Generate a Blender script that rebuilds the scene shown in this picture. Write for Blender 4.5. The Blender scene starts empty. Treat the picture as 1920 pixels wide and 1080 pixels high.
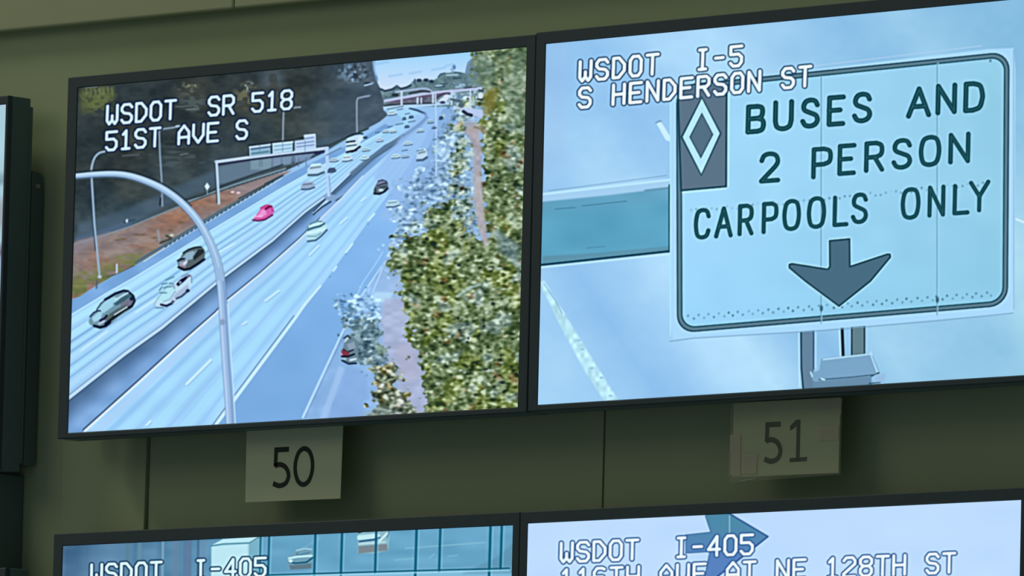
import bpy, bmesh, math
import numpy as np
from mathutils import Vector, Matrix

# ------------------------------------------------------------------ camera, world, lights, exposure
# metres; X along the wall, Y into the wall (monitor glass at Y = 0), Z up; origin = picture corner of the first monitor
scene = bpy.context.scene
COL = scene.collection

F_PX, YAW, PITCH, ROLL = 18664.58, -0.75856, 0.09947, 0.02517
cam_data = bpy.data.cameras.new('camera')
cam_data.sensor_width = 36.0
cam_data.lens = F_PX * 36.0 / 1920.0
cam_data.clip_end = 200
cam = bpy.data.objects.new('camera', cam_data)
COL.objects.link(cam)
a, b, c, d = math.cos(YAW), math.sin(YAW), math.cos(PITCH), math.sin(PITCH)
Fw = Vector((b * c, a * c, d)); R0 = Vector((a, -b, 0)); U0 = R0.cross(Fw)
Rt = math.cos(ROLL) * R0 + math.sin(ROLL) * U0
Up = -math.sin(ROLL) * R0 + math.cos(ROLL) * U0
M = Matrix((Rt, Up, -Fw)).transposed().to_4x4()
M.translation = Vector((11.56566, -11.16807, -1.91155))
cam.matrix_world = M
scene.camera = cam

scene.view_settings.view_transform = 'Standard'
scene.view_settings.look = 'None'
scene.view_settings.exposure = 0.0
scene.view_settings.gamma = 1.0
scene.view_settings.use_curve_mapping = False

world = bpy.data.worlds.new('world'); scene.world = world; world.use_nodes = True
bgn = world.node_tree.nodes['Background']
bgn.inputs[0].default_value = (0.70, 0.92, 1.0, 1); bgn.inputs[1].default_value = 0.125

def area(name, loc, target, sx, sy, energy, color):
    l = bpy.data.lights.new(name, 'AREA'); l.shape = 'RECTANGLE'; l.size = sx; l.size_y = sy
    l.energy = energy; l.color = color
    o = bpy.data.objects.new(name, l); COL.objects.link(o); o.location = loc
    o.rotation_euler = (Vector(target) - Vector(loc)).to_track_quat('-Z', 'Y').to_euler()
    return o
# the control room is lit from a high lamp bank far to the left of the video wall and, more weakly, by the ceiling in front of it
area('lamp_bank_light', (-5.2, -1.9, 4.95), (0.5, 0, -0.3), 1.6, 1.4, 185, (0.95, 0.98, 0.76))
area('ceiling_light', (-2.6, -4.2, 2.6), (0.6, 0, -0.4), 3.4, 2.6, 30, (1.0, 0.92, 0.74))

# ------------------------------------------------------------------ helpers
def principled(name, col, rough=0.6, noise=0.0, nscale=30.0, bump=0.0, spec=0.3, metallic=0.0):
    m = bpy.data.materials.new(name); m.use_nodes = True
    nt = m.node_tree; p = nt.nodes['Principled BSDF']
    p.inputs['Roughness'].default_value = rough
    p.inputs['Metallic'].default_value = metallic
    p.inputs['Specular IOR Level'].default_value = spec
    p.inputs['Base Color'].default_value = (*col, 1)
    if noise or bump:
        tc = nt.nodes.new('ShaderNodeTexCoord'); n = nt.nodes.new('ShaderNodeTexNoise')
        n.inputs['Scale'].default_value = nscale; n.inputs['Detail'].default_value = 4
        nt.links.new(tc.outputs['Object'], n.inputs['Vector'])
        if noise:
            mx = nt.nodes.new('ShaderNodeMix'); mx.data_type = 'RGBA'
            mx.inputs[6].default_value = (*[v * (1 - noise) for v in col], 1)
            mx.inputs[7].default_value = (*[v * (1 + noise) for v in col], 1)
            nt.links.new(n.outputs['Fac'], mx.inputs[0]); nt.links.new(mx.outputs[2], p.inputs['Base Color'])
        if bump:
            bp = nt.nodes.new('ShaderNodeBump'); bp.inputs['Strength'].default_value = bump; bp.inputs['Distance'].default_value = 0.002
            nt.links.new(n.outputs['Fac'], bp.inputs['Height']); nt.links.new(bp.outputs['Normal'], p.inputs['Normal'])
    return m

MAT = {
    'wall': principled('painted_panel', (0.40, 0.45, 0.26), 0.75, 0.05, 9.0, 0.05),
    'bulkhead': principled('painted_bulkhead', (0.42, 0.44, 0.25), 0.7, 0.04, 6.0, 0.03),
    'groove': principled('panel_gap', (0.30, 0.33, 0.21), 0.9),
    'plastic': principled('black_plastic', (0.058, 0.078, 0.083), 0.6, 0.1, 60.0, 0.05, 0.2),
    'casing': principled('shade_lifted_casing', (0.135, 0.19, 0.18), 0.65, 0.08, 50.0, 0.05, 0.2),  # same plastic as the bezel, made paler to lift its shaded underside and sides
    'metal': principled('dark_steel', (0.11, 0.16, 0.14), 0.5, 0.1, 40.0, 0.03, 0.3),
    'screw': principled('zinc_screw', (0.55, 0.56, 0.5), 0.35, 0.05, 80.0, 0.0, 0.5, 0.7),
    'paper': principled('card_paper', (0.62, 0.65, 0.42), 0.8, 0.04, 25.0, 0.03),
    'ink': principled('black_ink', (0.03, 0.035, 0.025), 0.8),
}
def mat_film():
    m = bpy.data.materials.new('clear_film'); m.use_nodes = True
    nt = m.node_tree; nt.nodes.clear()
    o = nt.nodes.new('ShaderNodeOutputMaterial'); mix = nt.nodes.new('ShaderNodeMixShader')
    t = nt.nodes.new('ShaderNodeBsdfTransparent'); t.inputs[0].default_value = (0.99, 0.99, 0.97, 1)
    g = nt.nodes.new('ShaderNodeBsdfPrincipled'); g.inputs['Base Color'].default_value = (0.6, 0.58, 0.42, 1); g.inputs['Roughness'].default_value = 0.25
    n = nt.nodes.new('ShaderNodeTexNoise'); n.inputs['Scale'].default_value = 18; n.inputs['Detail'].default_value = 3
    tc = nt.nodes.new('ShaderNodeTexCoord'); nt.links.new(tc.outputs['Object'], n.inputs['Vector'])
    bp = nt.nodes.new('ShaderNodeBump'); bp.inputs['Strength'].default_value = 0.6; bp.inputs['Distance'].default_value = 0.004
    nt.links.new(n.outputs['Fac'], bp.inputs['Height']); nt.links.new(bp.outputs['Normal'], g.inputs['Normal'])
    mix.inputs[0].default_value = 0.12
    nt.links.new(t.outputs[0], mix.inputs[1]); nt.links.new(g.outputs[0], mix.inputs[2]); nt.links.new(mix.outputs[0], o.inputs[0])
    return m
MAT['film'] = mat_film()
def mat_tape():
    m = MAT['film'].copy(); m.name = 'tape_with_glare'
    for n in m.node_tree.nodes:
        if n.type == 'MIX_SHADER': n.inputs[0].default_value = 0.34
        if n.type == 'BSDF_PRINCIPLED': n.inputs['Base Color'].default_value = (0.85, 0.76, 0.55, 1)  # pale brown base colour also paints in the glare on the tape
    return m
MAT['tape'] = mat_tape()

def mat_picture():
    m = bpy.data.materials.new('lit_display'); m.use_nodes = True
    nt = m.node_tree; nt.nodes.clear()
    o = nt.nodes.new('ShaderNodeOutputMaterial'); e = nt.nodes.new('ShaderNodeEmission')
    at = nt.nodes.new('ShaderNodeAttribute'); at.attribute_name = 'pixel'
    nt.links.new(at.outputs['Color'], e.inputs['Color']); nt.links.new(e.outputs[0], o.inputs[0])
    return m
MAT['picture'] = mat_picture()

def link(name, me, mat, parent=None):
    me.materials.append(mat)
    o = bpy.data.objects.new(name, me); COL.objects.link(o)
    if parent is not None: o.parent = parent
    return o

def obj(name, bm, mat, parent=None):
    me = bpy.data.meshes.new(name); bmesh.ops.recalc_face_normals(bm, faces=bm.faces); bm.to_mesh(me); bm.free()
    return link(name, me, mat, parent)

def add_box(bm, x0, x1, y0, y1, z0, z1, bev=0.0, seg=2):
    t = bmesh.new()
    bmesh.ops.create_cube(t, size=1.0)
    for v in t.verts:
        v.co = Vector((x0 + (v.co.x + .5) * (x1 - x0), y0 + (v.co.y + .5) * (y1 - y0), z0 + (v.co.z + .5) * (z1 - z0)))
    if bev: bmesh.ops.bevel(t, geom=t.edges[:], offset=bev, segments=seg, affect='EDGES', profile=0.5)
    me = bpy.data.meshes.new('t'); t.to_mesh(me); t.free(); bm.from_mesh(me); bpy.data.meshes.remove(me)

def prism(bm, pts, y0, y1):
    """a closed outline in the XZ plane given thickness along Y"""
    n = len(pts)
    f = [bm.verts.new((x, y0, z)) for x, z in pts]; k = [bm.verts.new((x, y1, z)) for x, z in pts]
    bm.faces.new(f); bm.faces.new(k[::-1])
    for i in range(n):
        bm.faces.new((f[i], k[i], k[(i + 1) % n], f[(i + 1) % n]))

def frame_ring(bm, o, i, y_front, y_back, lip=0.0012):
    """picture frame: outer rect o, inner rect i (x0,x1,z0,z1); chamfered front edges"""
    def rect(r, y, g=0.0): return [bm.verts.new(p) for p in ((r[0] + g, y, r[2] + g), (r[1] - g, y, r[2] + g), (r[1] - g, y, r[3] - g), (r[0] + g, y, r[3] - g))]
    loops = [rect(o, y_back), rect(o, y_front + lip), rect(o, y_front, lip), rect(i, y_front, -lip), rect(i, y_front + lip), rect(i, y_back)]
    for A, B in zip(loops, loops[1:]):
        for k in range(4): bm.faces.new((A[k], A[(k + 1) % 4], B[(k + 1) % 4], B[k]))
    A, B = loops[-1], loops[0]
    for k in range(4): bm.faces.new((A[k], A[(k + 1) % 4], B[(k + 1) % 4], B[k]))

def tag(o, label=None, cat=None, group=None, kind=None):
    if label: o['label'] = label
    if cat: o['category'] = cat
    if group: o['group'] = group
    if kind: o['kind'] = kind
    return o

# ------------------------------------------------------------------ the room: panelled wall and bulkhead
def wall():
    bm = bmesh.new()
    add_box(bm, -2.2, 3.6, 0.09, 0.13, -0.3, 0.9)
    for x0, x1 in ((-2.2, 0.0950), (0.0990, 1.0990), (1.1035, 2.105), (2.1095, 3.6)):
        add_box(bm, x0, x1, 0.09, 0.13, -2.2, -0.3)
    o = obj('wall_front', bm, MAT['wall']); tag(o, kind='structure', label='olive beige wall panels behind the monitors')
    bm = bmesh.new(); add_box(bm, -2.2, 3.6, 0.1305, 0.15, -2.2, 0.9)
    obj('panel_backing', bm, MAT['groove'], o)
    bm = bmesh.new(); add_box(bm, -0.10, 0.0945, 0.085, 0.0899, -0.80, -0.566, 0.0015, 2)
    obj('cover_plate', bm, MAT['wall'], o)
    bm = bmesh.new()
    for x0, x1 in ((-2.2, BX - .0009), (BX + .0009, 3.6)):
        add_box(bm, x0, x1, BY, 0.1, BZ, 0.9, 0.004, 3)
    o = obj('trim_1', bm, MAT['bulkhead']); tag(o, kind='structure', label='olive bulkhead projecting above the monitors')
BX, BY, BZ = 0.2853, 0.066, 0.1175
wall()

# ------------------------------------------------------------------ drawing of the displayed pictures
def smooth(t): return t * t * (3 - 2 * t)
def hash2(i, j, seed):
    h = (i.astype(np.int64) * 374761393 + j.astype(np.int64) * 668265263 + seed * 974634777) & 0x7fffffff
    h = ((h ^ (h >> 13)) * 1274126177) & 0x7fffffff
    return ((h ^ (h >> 16)) & 0xffff) / 65535.0
def noise(X, Y, sx, sy, seed):
    u, v = X / sx, Y / sy
    i, j = np.floor(u), np.floor(v); fu, fv = smooth(u - i), smooth(v - j)
    A = hash2(i, j, seed); B = hash2(i + 1, j, seed); C_ = hash2(i, j + 1, seed); D = hash2(i + 1, j + 1, seed)
    return (A * (1 - fu) + B * fu) * (1 - fv) + (C_ * (1 - fu) + D * fu) * fv
def blur(a, s):
    r = int(3 * s + 1); k = np.exp(-np.arange(-r, r + 1) ** 2 / (2 * s * s)); k /= k.sum()
    p = np.pad(a, ((r, r), (0, 0), (0, 0)), 'edge'); o = sum(k[i] * p[i:i + a.shape[0]] for i in range(2 * r + 1))
    p = np.pad(o, ((0, 0), (r, r), (0, 0)), 'edge'); return sum(k[i] * p[:, i:i + a.shape[1]] for i in range(2 * r + 1))
def spline(pts, n=8, closed=False):
    P = [np.array(p, float) for p in pts]
    if closed: P = [P[-1]] + P + [P[0], P[1]]
    else: P = [2 * P[0] - P[1]] + P + [2 * P[-1] - P[-2]]
    out = []
    for i in range(1, len(P) - 2):
        for t in np.arange(n) / n:
            p0, p1, p2, p3 = P[i - 1:i + 3]
            out.append(0.5 * (2 * p1 + (p2 - p0) * t + (2 * p0 - 5 * p1 + 4 * p2 - p3) * t * t + (3 * p1 - p0 - 3 * p2 + p3) * t ** 3))
    if not closed: out.append(P[-2])
    return [tuple(p) for p in out]

def cloud(shape, sx, sy, seed):
    """soft random field of unit deviation, blob size about sx by sy"""
    a = np.random.RandomState(seed).standard_normal((*shape, 1))
    def g(a, s):
        r = int(3 * s + 1); k = np.exp(-np.arange(-r, r + 1) ** 2 / (2 * s * s)); k /= k.sum()
        p = np.pad(a, ((r, r), (0, 0), (0, 0)), 'wrap' if a.shape[0] > r else 'edge'); return sum(k[i] * p[i:i + a.shape[0]] for i in range(2 * r + 1))
    a = g(a, sy).transpose(1, 0, 2); a = g(a, sx).transpose(1, 0, 2)[..., 0]
    return (a - a.mean()) / a.std()

class Canvas:
    """one displayed picture; quad = where its corners TL TR BL BR lie in pixels of the full camera image, like the points drawn (picture_plain aside)"""
    def __init__(s, x0, y0, x1, y1, quad, base):
        s.x0, s.y0, s.w, s.h = x0, y0, x1 - x0, y1 - y0
        s.img = np.empty((s.h, s.w, 3)); s.img[:] = base
        s.pid = np.zeros((s.h, s.w), np.int16); s.parts = []; s.cur = None
        s.Y, s.X = np.mgrid[y0:y1, x0:x1].astype(float); s.X += .5; s.Y += .5
        src = [(0, 0), (1, 0), (0, 1), (1, 1)]; A = []
        for (u, v), (x, y) in zip(src, quad):
            A.append([u, v, 1, 0, 0, 0, -x * u, -x * v, -x]); A.append([0, 0, 0, u, v, 1, -y * u, -y * v, -y])
        s.H = np.linalg.svd(np.array(A))[2][-1].reshape(3, 3)
    def part(s, name, label=None):
        s.parts.append((name, label)); s.cur = len(s.parts)
    def done(s): s.cur = None
    def _win(s, pts, pad):
        p = np.array(pts); x0, y0 = p.min(0) - pad; x1, y1 = p.max(0) + pad
        i0, i1 = max(0, int(x0 - s.x0)), min(s.w, int(x1 - s.x0) + 2); j0, j1 = max(0, int(y0 - s.y0)), min(s.h, int(y1 - s.y0) + 2)
        if i0 >= i1 or j0 >= j1: return None
        return slice(j0, j1), slice(i0, i1)
    def put(s, win, cov, col, own=True):
        X, Y = s.X[win], s.Y[win]
        c = np.array(col(X, Y) if callable(col) else col, float)
        s.img[win] = s.img[win] * (1 - cov[..., None]) + c * cov[..., None]
        if s.cur and own: s.pid[win][cov > 0.5] = s.cur
        elif own and s.cur is None and False: pass
    @staticmethod
    def seg_d2(X, Y, a, b):
        dx, dy = b[0] - a[0], b[1] - a[1]; L = dx * dx + dy * dy + 1e-9
        t = np.clip(((X - a[0]) * dx + (Y - a[1]) * dy) / L, 0, 1)
        return (X - a[0] - t * dx) ** 2 + (Y - a[1] - t * dy) ** 2
    def poly(s, pts, col, soft=1.0, alpha=1.0, own=True):
        win = s._win(pts, soft * 2 + 1)
        if win is None: return
        X, Y = s.X[win], s.Y[win]; ins = np.zeros(X.shape, bool); d2 = np.full(X.shape, 1e9); n = len(pts)
        for i in range(n):
            a, b = pts[i], pts[(i + 1) % n]
            d2 = np.minimum(d2, s.seg_d2(X, Y, a, b))
            if a[1] != b[1]:
                cr = ((a[1] > Y) != (b[1] > Y)) & (X < (b[0] - a[0]) * (Y - a[1]) / (b[1] - a[1]) + a[0]); ins ^= cr
        d = np.sqrt(d2) * np.where(ins, 1, -1)
        s.put(win, alpha * smooth(np.clip(d / (2 * soft) + .5, 0, 1)), col, own)
    def line(s, pts, width, col, soft=0.8, alpha=1.0, own=True):
        """width: one number, or one per point"""
        ws = [width] * len(pts) if np.isscalar(width) else width
        win = s._win(pts, max(ws) / 2 + soft * 2 + 1)
        if win is None: return
        X, Y = s.X[win], s.Y[win]; d = np.full(X.shape, -1e9)
        for i in range(len(pts) - 1):
            a, b = pts[i], pts[i + 1]; dx, dy = b[0] - a[0], b[1] - a[1]; L = dx * dx + dy * dy + 1e-9
            t = np.clip(((X - a[0]) * dx + (Y - a[1]) * dy) / L, 0, 1)
            d = np.maximum(d, (ws[i] + (ws[i + 1] - ws[i]) * t) / 2 - np.hypot(X - a[0] - t * dx, Y - a[1] - t * dy))
        s.put(win, alpha * smooth(np.clip(d / (2 * soft) + .5, 0, 1)), col, own)
    def ell(s, x, y, rx, ry, col, soft=1.0, alpha=1.0, own=True):
        win = s._win([(x - rx, y - ry), (x + rx, y + ry)], soft * 2 + 1)
        if win is None: return
        X, Y = s.X[win], s.Y[win]; r = np.sqrt(((X - x) / rx) ** 2 + ((Y - y) / ry) ** 2)
        s.put(win, alpha * smooth(np.clip((1 - r) * min(rx, ry) / (2 * soft) + .5, 0, 1)), col, own)
    def finish(s, amount=0.7, s1=0.7, s2=2.6):
        im = blur(s.img, s1)
        s.img = np.clip(im + amount * (im - blur(im, s2)), 0, 255)

def grid_lines(n_fine, stop=1.0, coarse=0):
    g = np.linspace(0, stop, n_fine + 1)
    if coarse: g = np.concatenate([g, np.linspace(stop, 1, coarse + 1)[1:]])
    return g

def build_screen(cv, W, Hh, us, vs, root):
    """lay the picture on the panel: one lit mesh, cut along the outlines of what it shows"""
    U, V = np.meshgrid(us, vs); den = cv.H[2, 0] * U + cv.H[2, 1] * V + cv.H[2, 2]
    px = (cv.H[0, 0] * U + cv.H[0, 1] * V + cv.H[0, 2]) / den - cv.x0 - .5
    py = (cv.H[1, 0] * U + cv.H[1, 1] * V + cv.H[1, 2]) / den - cv.y0 - .5
    px = np.clip(px, 0, cv.w - 1.001); py = np.clip(py, 0, cv.h - 1.001)
    i, j = px.astype(int), py.astype(int); fx, fy = (px - i)[..., None], (py - j)[..., None]; im = cv.img
    c = (im[j, i] * (1 - fx) + im[j, i + 1] * fx) * (1 - fy) + (im[j + 1, i] * (1 - fx) + im[j + 1, i + 1] * fx) * fy
    c = c / 255.0; lin = np.where(c <= 0.04045, c / 12.92, ((c + 0.055) / 1.055) ** 2.4)
    rgba = np.ones((*lin.shape[:2], 4), np.float32); rgba[..., :3] = lin; rgba = rgba.reshape(-1, 4)
    co = np.stack([U * W, np.zeros_like(U), -V * Hh], -1).reshape(-1, 3).astype(np.float32)
    ny, nx = len(vs), len(us); idx = np.arange(ny * nx).reshape(ny, nx)
    quads = np.stack([idx[1:, :-1], idx[1:, 1:], idx[:-1, 1:], idx[:-1, :-1]], -1).reshape(-1, 4)
    mx = (px[:-1, :-1] + px[1:, 1:]) / 2; my = (py[:-1, :-1] + py[1:, 1:]) / 2
    fid = cv.pid[np.clip(np.round(my), 0, cv.h - 1).astype(int), np.clip(np.round(mx), 0, cv.w - 1).astype(int)].reshape(-1)
    screen = None
    for k in range(len(cv.parts) + 1):
        q = quads[fid == k]
        if len(q) == 0: continue
        used, inv = np.unique(q, return_inverse=True); inv = inv.reshape(-1)
        name = 'screen' if k == 0 else cv.parts[k - 1][0]
        me = bpy.data.meshes.new(name)
        me.vertices.add(len(used)); me.vertices.foreach_set('co', co[used].ravel())
        me.loops.add(len(inv)); me.loops.foreach_set('vertex_index', inv.astype(np.int32))
        me.polygons.add(len(q)); me.polygons.foreach_set('loop_start', np.arange(0, len(inv), 4, dtype=np.int32))
        me.update(calc_edges=True)
        at = me.color_attributes.new('pixel', 'FLOAT_COLOR', 'POINT'); at.data.foreach_set('color', rgba[used].ravel())
        o = link(name, me, MAT['picture'], root if k == 0 else screen)
        if k == 0: screen = o
        elif cv.parts[k - 1][1]: o['label'] = cv.parts[k - 1][1]
    return screen

# block capitals of the video captions: strokes in a unit box, y down
GL = {
 'W': [[(0, 0), (0, .82), (.22, 1), (.5, .8), (.78, 1), (1, .82), (1, 0)], [(.5, .55), (.5, .8)]],
 'S': [[(1, .16), (.78, 0), (.22, 0), (0, .16), (0, .32), (.22, .46), (.78, .52), (1, .66), (1, .84), (.78, 1), (.22, 1), (0, .84)]],
 'D': [[(0, 0), (.5, 0), (1, .34), (1, .66), (.5, 1), (0, 1), (0, 0)]],
 'O': [[(.25, 0), (.75, 0), (1, .2), (1, .8), (.75, 1), (.25, 1), (0, .8), (0, .2), (.25, 0)]],
 'T': [[(0, 0), (1, 0)], [(.5, 0), (.5, 1)]],
 'R': [[(0, 1), (0, 0), (.75, 0), (1, .14), (1, .4), (.75, .54), (0, .54)], [(.5, .54), (1, 1)]],
 '5': [[(1, 0), (0, 0), (0, .4), (.72, .4), (1, .56), (1, .82), (.75, 1), (.25, 1), (0, .84)]],
 '1': [[(.2, .2), (.5, 0), (.5, 1)], [(.15, 1), (.85, 1)]],
 '8': [[(.25, 0), (.75, 0), (1, .14), (1, .34), (.75, .48), (.25, .48), (0, .34), (0, .14), (.25, 0)], [(.25, .48), (0, .64), (0, .84), (.25, 1), (.75, 1), (1, .84), (1, .64), (.75, .48)]],
 'A': [[(0, 1), (0, .36), (.5, 0), (1, .36), (1, 1)], [(0, .64), (1, .64)]],
 'V': [[(0, 0), (0, .6), (.5, 1), (1, .6), (1, 0)]],
 'E': [[(1, 0), (0, 0), (0, 1), (1, 1)], [(0, .5), (.8, .5)]],
 'I': [[(.2, 0), (.8, 0)], [(.5, 0), (.5, 1)], [(.2, 1), (.8, 1)]],
 '-': [[(.15, .5), (.85, .5)]],
 'H': [[(0, 0), (0, 1)], [(1, 0), (1, 1)], [(0, .5), (1, .5)]],
 'N': [[(0, 1), (0, 0), (1, 1), (1, 0)]],
 '2': [[(0, .16), (.22, 0), (.78, 0), (1, .16), (1, .34), (0, .86), (0, 1), (1, 1)]],
 '4': [[(.75, 1), (.75, 0), (0, .68), (1, .68)]],
 '6': [[(.9, .06), (.7, 0), (.25, 0), (0, .2), (0, .82), (.25, 1), (.75, 1), (1, .82), (1, .6), (.75, .45), (0, .45)]],
}
GL['0'] = GL['O']
def caption(cv, text, x, y, adv, slope, gw, gh, lean, sw, fg, edge, ow):
    """x, y: stroke centre of the first glyph's top-left corner; every word is a part of its own"""
    words, k = [], 0
    while k < len(text):
        if text[k] == ' ': k += 1; continue
        e = k
        while e < len(text) and text[e] != ' ': e += 1
        words.append((k, text[k:e])); k = e
    for k0, word in words:
        cv.part('pictured_caption', 'white block lettering, %s, over the picture' % ('agency initials' if k0 == 0 and word[0] == 'W' else word))
        strokes = []
        for k, ch in enumerate(word, k0):
            ox, oy = x + adv * k, y + adv * k * slope
            for st in GL[ch]:
                strokes.append([(ox + gw * u + lean * v, oy + gw * u * slope + gh * v) for u, v in st])
        for st in strokes: cv.line(st, sw + 2 * ow, edge, 0.8)
        for st in strokes: cv.line(st, sw, fg, 0.9)
    cv.done()

# ---------------------------------------------------------------- picture: freeway through the trees
def picture_freeway():
    cv = Canvas(95, 55, 1005, 835, [(147, 165), (987.6, 88.1), (127.9, 811.7), (970.7, 763.2)], (150, 195, 240))
    P, L, E = cv.poly, cv.line, cv.ell
    def tone(c, amp, sx, sy, seed, amp2=0, s2=4):
        c = np.array(c, float)
        def f(X, Y):
            n = (noise(X, Y, sx, sy, seed) - .5) * 2 * amp
            if amp2: n = n + (noise(X, Y, s2, s2, seed + 7) - .5) * 2 * amp2
            return c + n[..., None]
        return f
    # sky
    def sky(X, Y):
        t = np.clip((Y - 100) / 65, 0, 1)[..., None]
        return np.array((158, 214, 252)) * (1 - t) + np.array((205, 224, 250)) * t
    cv.part('pictured_sky')
    P([(690, 60), (905, 60), (905, 175), (690, 180)], sky)
    for x, y, w in ((706, 120, 22), (730, 143, 24), (768, 138, 22), (810, 131, 24), (835, 124, 14)):
        L([(x, y), (x + w, y - 4)], 3.4, (140, 190, 238), 2.2, .6)
    cv.done()
    # far trees along the horizon and round the bridge
    cv.part('pictured_trees', 'dark tree line on the horizon in the picture')
    P([(700, 200), (703, 146), (711, 164), (722, 169), (735, 166), (744, 160), (752, 165), (763, 162), (769, 158), (776, 150), (778, 147), (781, 152), (786, 148), (792, 151), (798, 147.5), (805, 152), (812, 151), (820, 146), (825, 139), (834, 137), (844, 136), (851, 134), (864, 135.5), (872, 137), (876, 119), (888, 108), (905, 100), (905, 200)],
      tone((98, 128, 138), 16, 9, 7, 3, 14, 3.5))
    L([(703, 150), (711, 166), (722, 170.5), (735, 167.5), (744, 162), (752, 166.5), (763, 163.5), (770, 160)], 3.6, (38, 58, 82), 1.0)
    for x, y in ((786, 150.5), (799, 150), (809, 152.5)): E(x, y, 5, 3, (36, 54, 76), 1)
    L([(822, 144), (826, 139), (834, 137)], 2.6, (60, 90, 115)); L([(851, 135.5), (864, 137)], 2.6, (60, 92, 112))
    E(851.5, 126, 3.2, 4.6, (95, 130, 180), 1.2); L([(850, 136), (846, 129)], 2.4, (120, 155, 200))
    L([(778, 150), (778, 157)], 4, (70, 100, 130))
    E(744, 163, 4, 3.5, (60, 92, 110), 1); E(704, 148, 4, 7, (80, 115, 140), 1.5)
    L([(877, 135), (880, 118), (892, 106)], 6, (110, 145, 195), 2)
    for x, y, w in ((816, 163, 18), (850, 147, 14), (826, 158, 12)): L([(x, y), (x + w, y - 1)], 2.6, (50, 78, 95), 1)
    for x, y, w in ((838, 141, 20), (818, 161, 10), (855, 163, 12)): L([(x, y), (x + w, y - 1)], 3, (165, 200, 220), 1.2)
    cv.done()
    # left hillside under dark trees
    cv.part('pictured_hillside', 'dark wooded hillside in the picture')
    hill = [(120, 150), (697, 95), (699, 114), (701, 130), (706, 150), (713, 170), (719, 190), (719, 206), (728, 215), (712, 228), (690, 240), (640, 266), (600, 290), (540, 318), (480, 338), (420, 360), (380, 378), (330, 396), (245, 434), (120, 480)]
    def hillc(X, Y):
        t = np.clip((Y + X * .42 - 400) / 110, 0, 1)[..., None]
        base = np.array((47, 58, 62)) * (1 - t) + np.array((56, 74, 84)) * t
        wv = np.clip((noise(X, Y, 60, 40, 17) - .35) * 1.8, 0, 1)[..., None]; base = base + wv * np.array((10, 5, -2.))
        r = np.clip((X - 560) / 120, 0, 1)[..., None]
        base = base * (1 - r) + np.array((70, 88, 104)) * r
        n = (noise(X, Y, 34, 22, 11) - .5) * 22 + (noise(X, Y, 13, 8, 12) - .5) * 14 + (noise(X, Y, 6, 3.5, 13) - .5) * 6
        return base + n[..., None] * np.array((1, .95, .85))
    P(hill, hillc, 1.2)
    def leaf(x0, y0, x1, y1, col, dens, seed, al=.9, sx=6, sy=4):
        def mask(X, Y):
            return smooth(np.clip((noise(X, Y, sx, sy, seed) - (1 - dens)) * 4, 0, 1)) * np.clip(1.6 * (1 - np.hypot((X - (x0 + x1) / 2) / ((x1 - x0) / 2), (Y - (y0 + y1) / 2) / ((y1 - y0) / 2))), 0, 1)
        win = cv._win([(x0, y0), (x1, y1)], 1)
        cv.put(win, al * mask(cv.X[win], cv.Y[win]), col)
    P([(152, 168), (214, 163), (216, 180), (196, 190), (176, 205), (155, 216), (148, 200)], (72, 84, 58), 5, .9)
    leaf(140, 155, 225, 220, (98, 110, 66), .7, 21, .85, 6, 5); leaf(140, 155, 222, 205, (112, 126, 84), .5, 22, .5, 4.5, 4)
    for k in range(7): L([(162 + k * 8, 166.5 - k * .5), (163 + k * 8, 176)], 2.6, (118, 132, 90), 1, .6)
    L([(160, 164), (182, 163)], 2.5, (95, 112, 115), 1)
    leaf(322, 150, 382, 180, (104, 114, 96), .55, 23, .7, 8, 4); leaf(340, 155, 380, 168, (140, 142, 114), .45, 24, .8, 6, 3)
    leaf(325, 170, 400, 215, (82, 96, 96), .6, 25, .8, 10, 3); leaf(430, 150, 492, 210, (112, 114, 88), .6, 26, .8, 9, 6); leaf(450, 150, 482, 175, (150, 165, 165), .55, 27, .9, 4, 4)
    leaf(478, 120, 545, 180, (96, 118, 144), .7, 28, .35, 16, 12); leaf(620, 110, 700, 160, (110, 142, 172), .6, 29, .9, 6, 6)
    leaf(645, 115, 690, 160, (176, 206, 232), .45, 30, .95, 4.5, 4.5); leaf(640, 112, 700, 160, (30, 44, 60), .5, 31, .9, 5, 5)
    leaf(590, 100, 700, 250, (62, 78, 92), .5, 32, .7, 26, 26); leaf(240, 260, 420, 330, (78, 96, 104), .45, 33, .6, 20, 5)
    for x, y, w, c in ((330, 200, 40, (92, 106, 108)), (350, 206, 22, (110, 124, 122)), (338, 290, 14, (104, 116, 120)), (230, 292, 30, (88, 100, 110)), (686, 157, 14, (140, 175, 205)), (682, 181, 12, (110, 140, 165)), (700, 118, 3, (130, 175, 215))):
        L([(x, y), (x + w, y - 2)], 3, c, 1.5, .8)
    L([(700, 100), (702, 132), (707, 150)], 5, (120, 170, 215), 2.5, .6)
    E(690, 157, 7, 3, (26, 38, 55), 1.4); L([(684, 160), (697, 157)], 3, (165, 205, 235), 1)
    def haze(X, Y): return tone((74, 98, 118), 7, 26, 10, 41)(X, Y)
    P([(147, 420), (240, 392), (330, 350), (420, 312), (520, 292), (600, 262), (640, 256), (640, 264), (560, 296), (480, 325), (420, 346), (330, 376), (245, 424), (140, 455)], haze, 7, .75)
    P([(408, 312), (470, 300), (590, 290), (610, 276), (560, 300), (420, 345), (408, 345)], (104, 128, 150), 4, .8)
    P([(470, 300), (510, 296), (508, 318), (470, 318)], (128, 158, 176), 2.5, .8); P([(512, 296), (548, 292), (546, 308), (512, 313)], (126, 154, 184), 2.5, .8)
    P([(552, 291), (588, 287), (580, 300), (552, 306)], (130, 158, 196), 2.5, .8)
    for x in (487, 491, 528, 548, 553, 560, 574): L([(x, 296), (x, 312)], 1.8, (88, 110, 140), .8, .8)
    P([(141, 445), (200, 428), (245, 410), (245, 424), (141, 462)], (80, 104, 134), 4, .7)
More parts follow.
